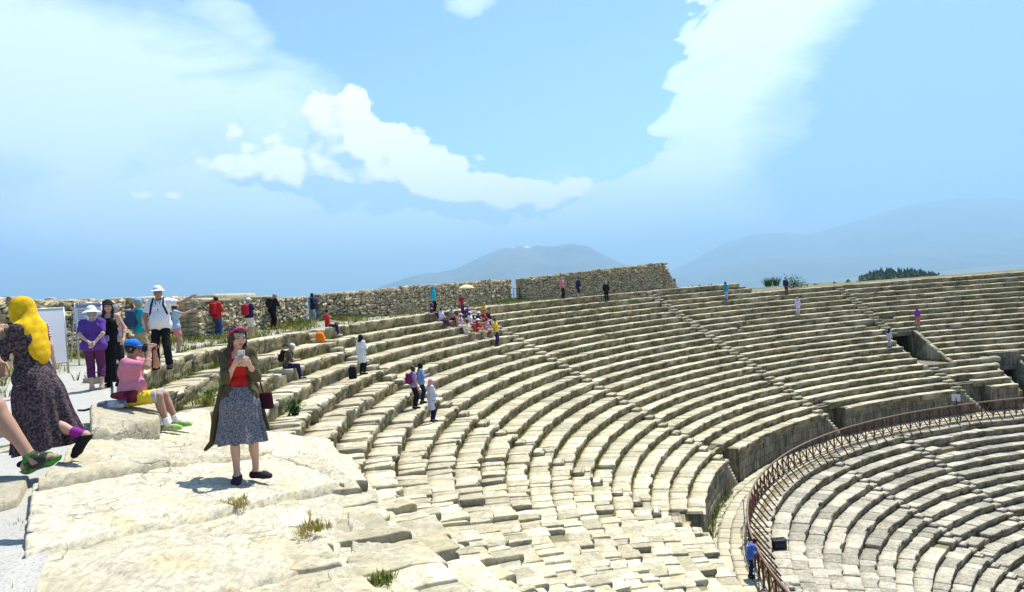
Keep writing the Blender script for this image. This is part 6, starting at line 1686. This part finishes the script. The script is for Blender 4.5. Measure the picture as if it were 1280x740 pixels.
    cm = ramp(nt, c0, [(.27, 0), (.34, .45), (.46, 1)])
    shade = mth(nt, 'ADD', .50, mth(nt, 'MULTIPLY', mth(nt, 'SUBTRACT', c0, c1), 2.0), clamp=True)
    skyc = mixc(nt, 1.0, sky.outputs[0], SKY_TINT, 'MULTIPLY')
    c = mixc(nt, mth(nt, 'MULTIPLY', bm, .93), skyc, mixc(nt, rn_, (7.0, 8.1, 8.6), BANK_COL))
    low = mth(nt, 'MULTIPLY', ramp(nt, A.total(LOWBLUE), [(0, 0), (.7, 1)]), .45)
    c = mixc(nt, low, c, BANK_COL)
    c = mixc(nt, mth(nt, 'MULTIPLY', vm, .93), c, VEIL_COL)
    c = mixc(nt, mth(nt, 'MULTIPLY', cm, .97), c, mixc(nt, shade, CUM_SHADE, CUM_LIGHT))
    nt.links.new(c, bg.inputs[0])
SKY_STRENGTH = .10
SKY_TINT = (.90, 1.10, 1.30)
BANK_COL = (2.1, 3.9, 8.4)
VEIL_COL = (6.0, 7.3, 8.2)
CUM_SHADE = (3.6, 5.3, 7.6); CUM_LIGHT = (8.8, 8.9, 8.9)
VEIL = [(230, 185, 270, 160, 6, .80), (60, 70, 260, 120, 5, .55), (390, 140, 90, 60, 15, .45), (300, 295, 260, 75, 8, .75), (600, 305, 380, 75, -4, .8), (720, 268, 280, 70, 0, .7), (290, 15, 60, 22, 20, .5), (590, 2, 40, 14, 0, .6), (-250, 60, 300, 200, 0, .6), (780, 315, 320, 60, 0, .65)]
CUMULUS = [(430, 150, 54, 60, 50, .85), (455, 190, 74, 56, 20, .80), (510, 202, 84, 48, 25, .85), (568, 224, 86, 50, 20, .90), (635, 248, 84, 34, 12, .80), (702, 243, 62, 26, 0, .66), (385, 212, 110, 56, 0, .66), (480, 228, 90, 30, 12, .5), (570, 250, 90, 30, 10, .55), (465, 238, 120, 36, 8, .55), (600, 266, 90, 16, 6, .40),
           (345, 190, 80, 60, 0, .42), (250, 215, 120, 40, 6, .34)]
BANK = [(1150, 110, 300, 260, 0, 1.1), (975, 40, 150, 100, -25, .55), (925, 145, 130, 52, -10, .55), (890, 84, 80, 22, -6, .55), (848, 150, 62, 18, -4, .6), (875, 200, 80, 20, 0, .5), (912, 34, 62, 24, -22, .5), (960, 265, 300, 90, -5, .8), (1600, 150, 500, 500, 0, 1.4), (760, 238, 160, 30, -5, .35)]
RAIN = [(1330, 190, 330, 270, 0, 1.7), (1130, 300, 330, 130, 0, .9), (1800, 150, 500, 500, 0, 1.4)]
LOWBLUE = [(-20, 350, 360, 130, 0, .9), (60, 215, 130, 50, 10, .6), (490, 268, 150, 26, 8, .45), (-400, 300, 500, 150, 0, 1.0), (270, 245, 80, 24, 0, .3), (300, 50, 130, 30, -10, .4)]
build_world()

# air: pale haze in one closed box
m = bpy.data.materials.new('air haze'); m.use_nodes = True; nt = m.node_tree; nt.nodes.clear()
o_ = nt.nodes.new('ShaderNodeOutputMaterial'); pv = nt.nodes.new('ShaderNodeVolumePrincipled')
pv.inputs['Color'].default_value = (.46, .77, 1.0, 1); pv.inputs['Density'].default_value = 1.05e-4; pv.inputs['Anisotropy'].default_value = .25
nt.links.new(pv.outputs[0], o_.inputs['Volume'])
mb = MB(); mb.box((0, 0, 650), (36000, 36000, 1000)); o = mb.build('haze', m); tag(o, kind='stuff')
o.location = (0, 0, 0)

sl = bpy.data.lights.new('Sun', 'SUN'); sl.energy = 4.9; sl.angle = RAD(.5); sl.color = (1.0, .965, .90)
so = bpy.data.objects.new('Sun', sl); link(so)
from mathutils import Vector, Matrix
sd = Vector((sin(RAD(SUN_AZ)) * cos(RAD(SUN_EL)), cos(RAD(SUN_AZ)) * cos(RAD(SUN_EL)), sin(RAD(SUN_EL))))
so.rotation_euler = sd.to_track_quat('Z', 'Y').to_euler(); so.location = sd * 100

cam = bpy.data.cameras.new('Camera'); co = bpy.data.objects.new('Camera', cam); link(co)
cam.sensor_width = 36; cam.lens = 36 * F_PX / 1280; cam.sensor_fit = 'HORIZONTAL'; cam.clip_end = 80000; cam.clip_start = .1
cp, sp, cr, sr = cos(PITCH), sin(PITCH), cos(ROLL), sin(ROLL)
fw = Vector((0, cp, -sp)); rt = Vector((1, 0, 0)); upv = Vector((0, sp, cp))
# photograph: level line rises to the right
r2 = rt * cr - upv * sr; u2 = upv * cr + rt * sr
co.matrix_world = Matrix(((r2.x, u2.x, -fw.x, 0), (r2.y, u2.y, -fw.y, 0), (r2.z, u2.z, -fw.z, EYE), (0, 0, 0, 1)))
scene.camera = co
vs = scene.view_settings; vs.view_transform = 'Standard'; vs.look = 'None'; vs.exposure = .77; vs.gamma = 1; vs.use_curve_mapping = False
scene.cycles.max_bounces = 6; scene.cycles.diffuse_bounces = 3; scene.cycles.volume_bounces = 0; scene.cycles.transparent_max_bounces = 8
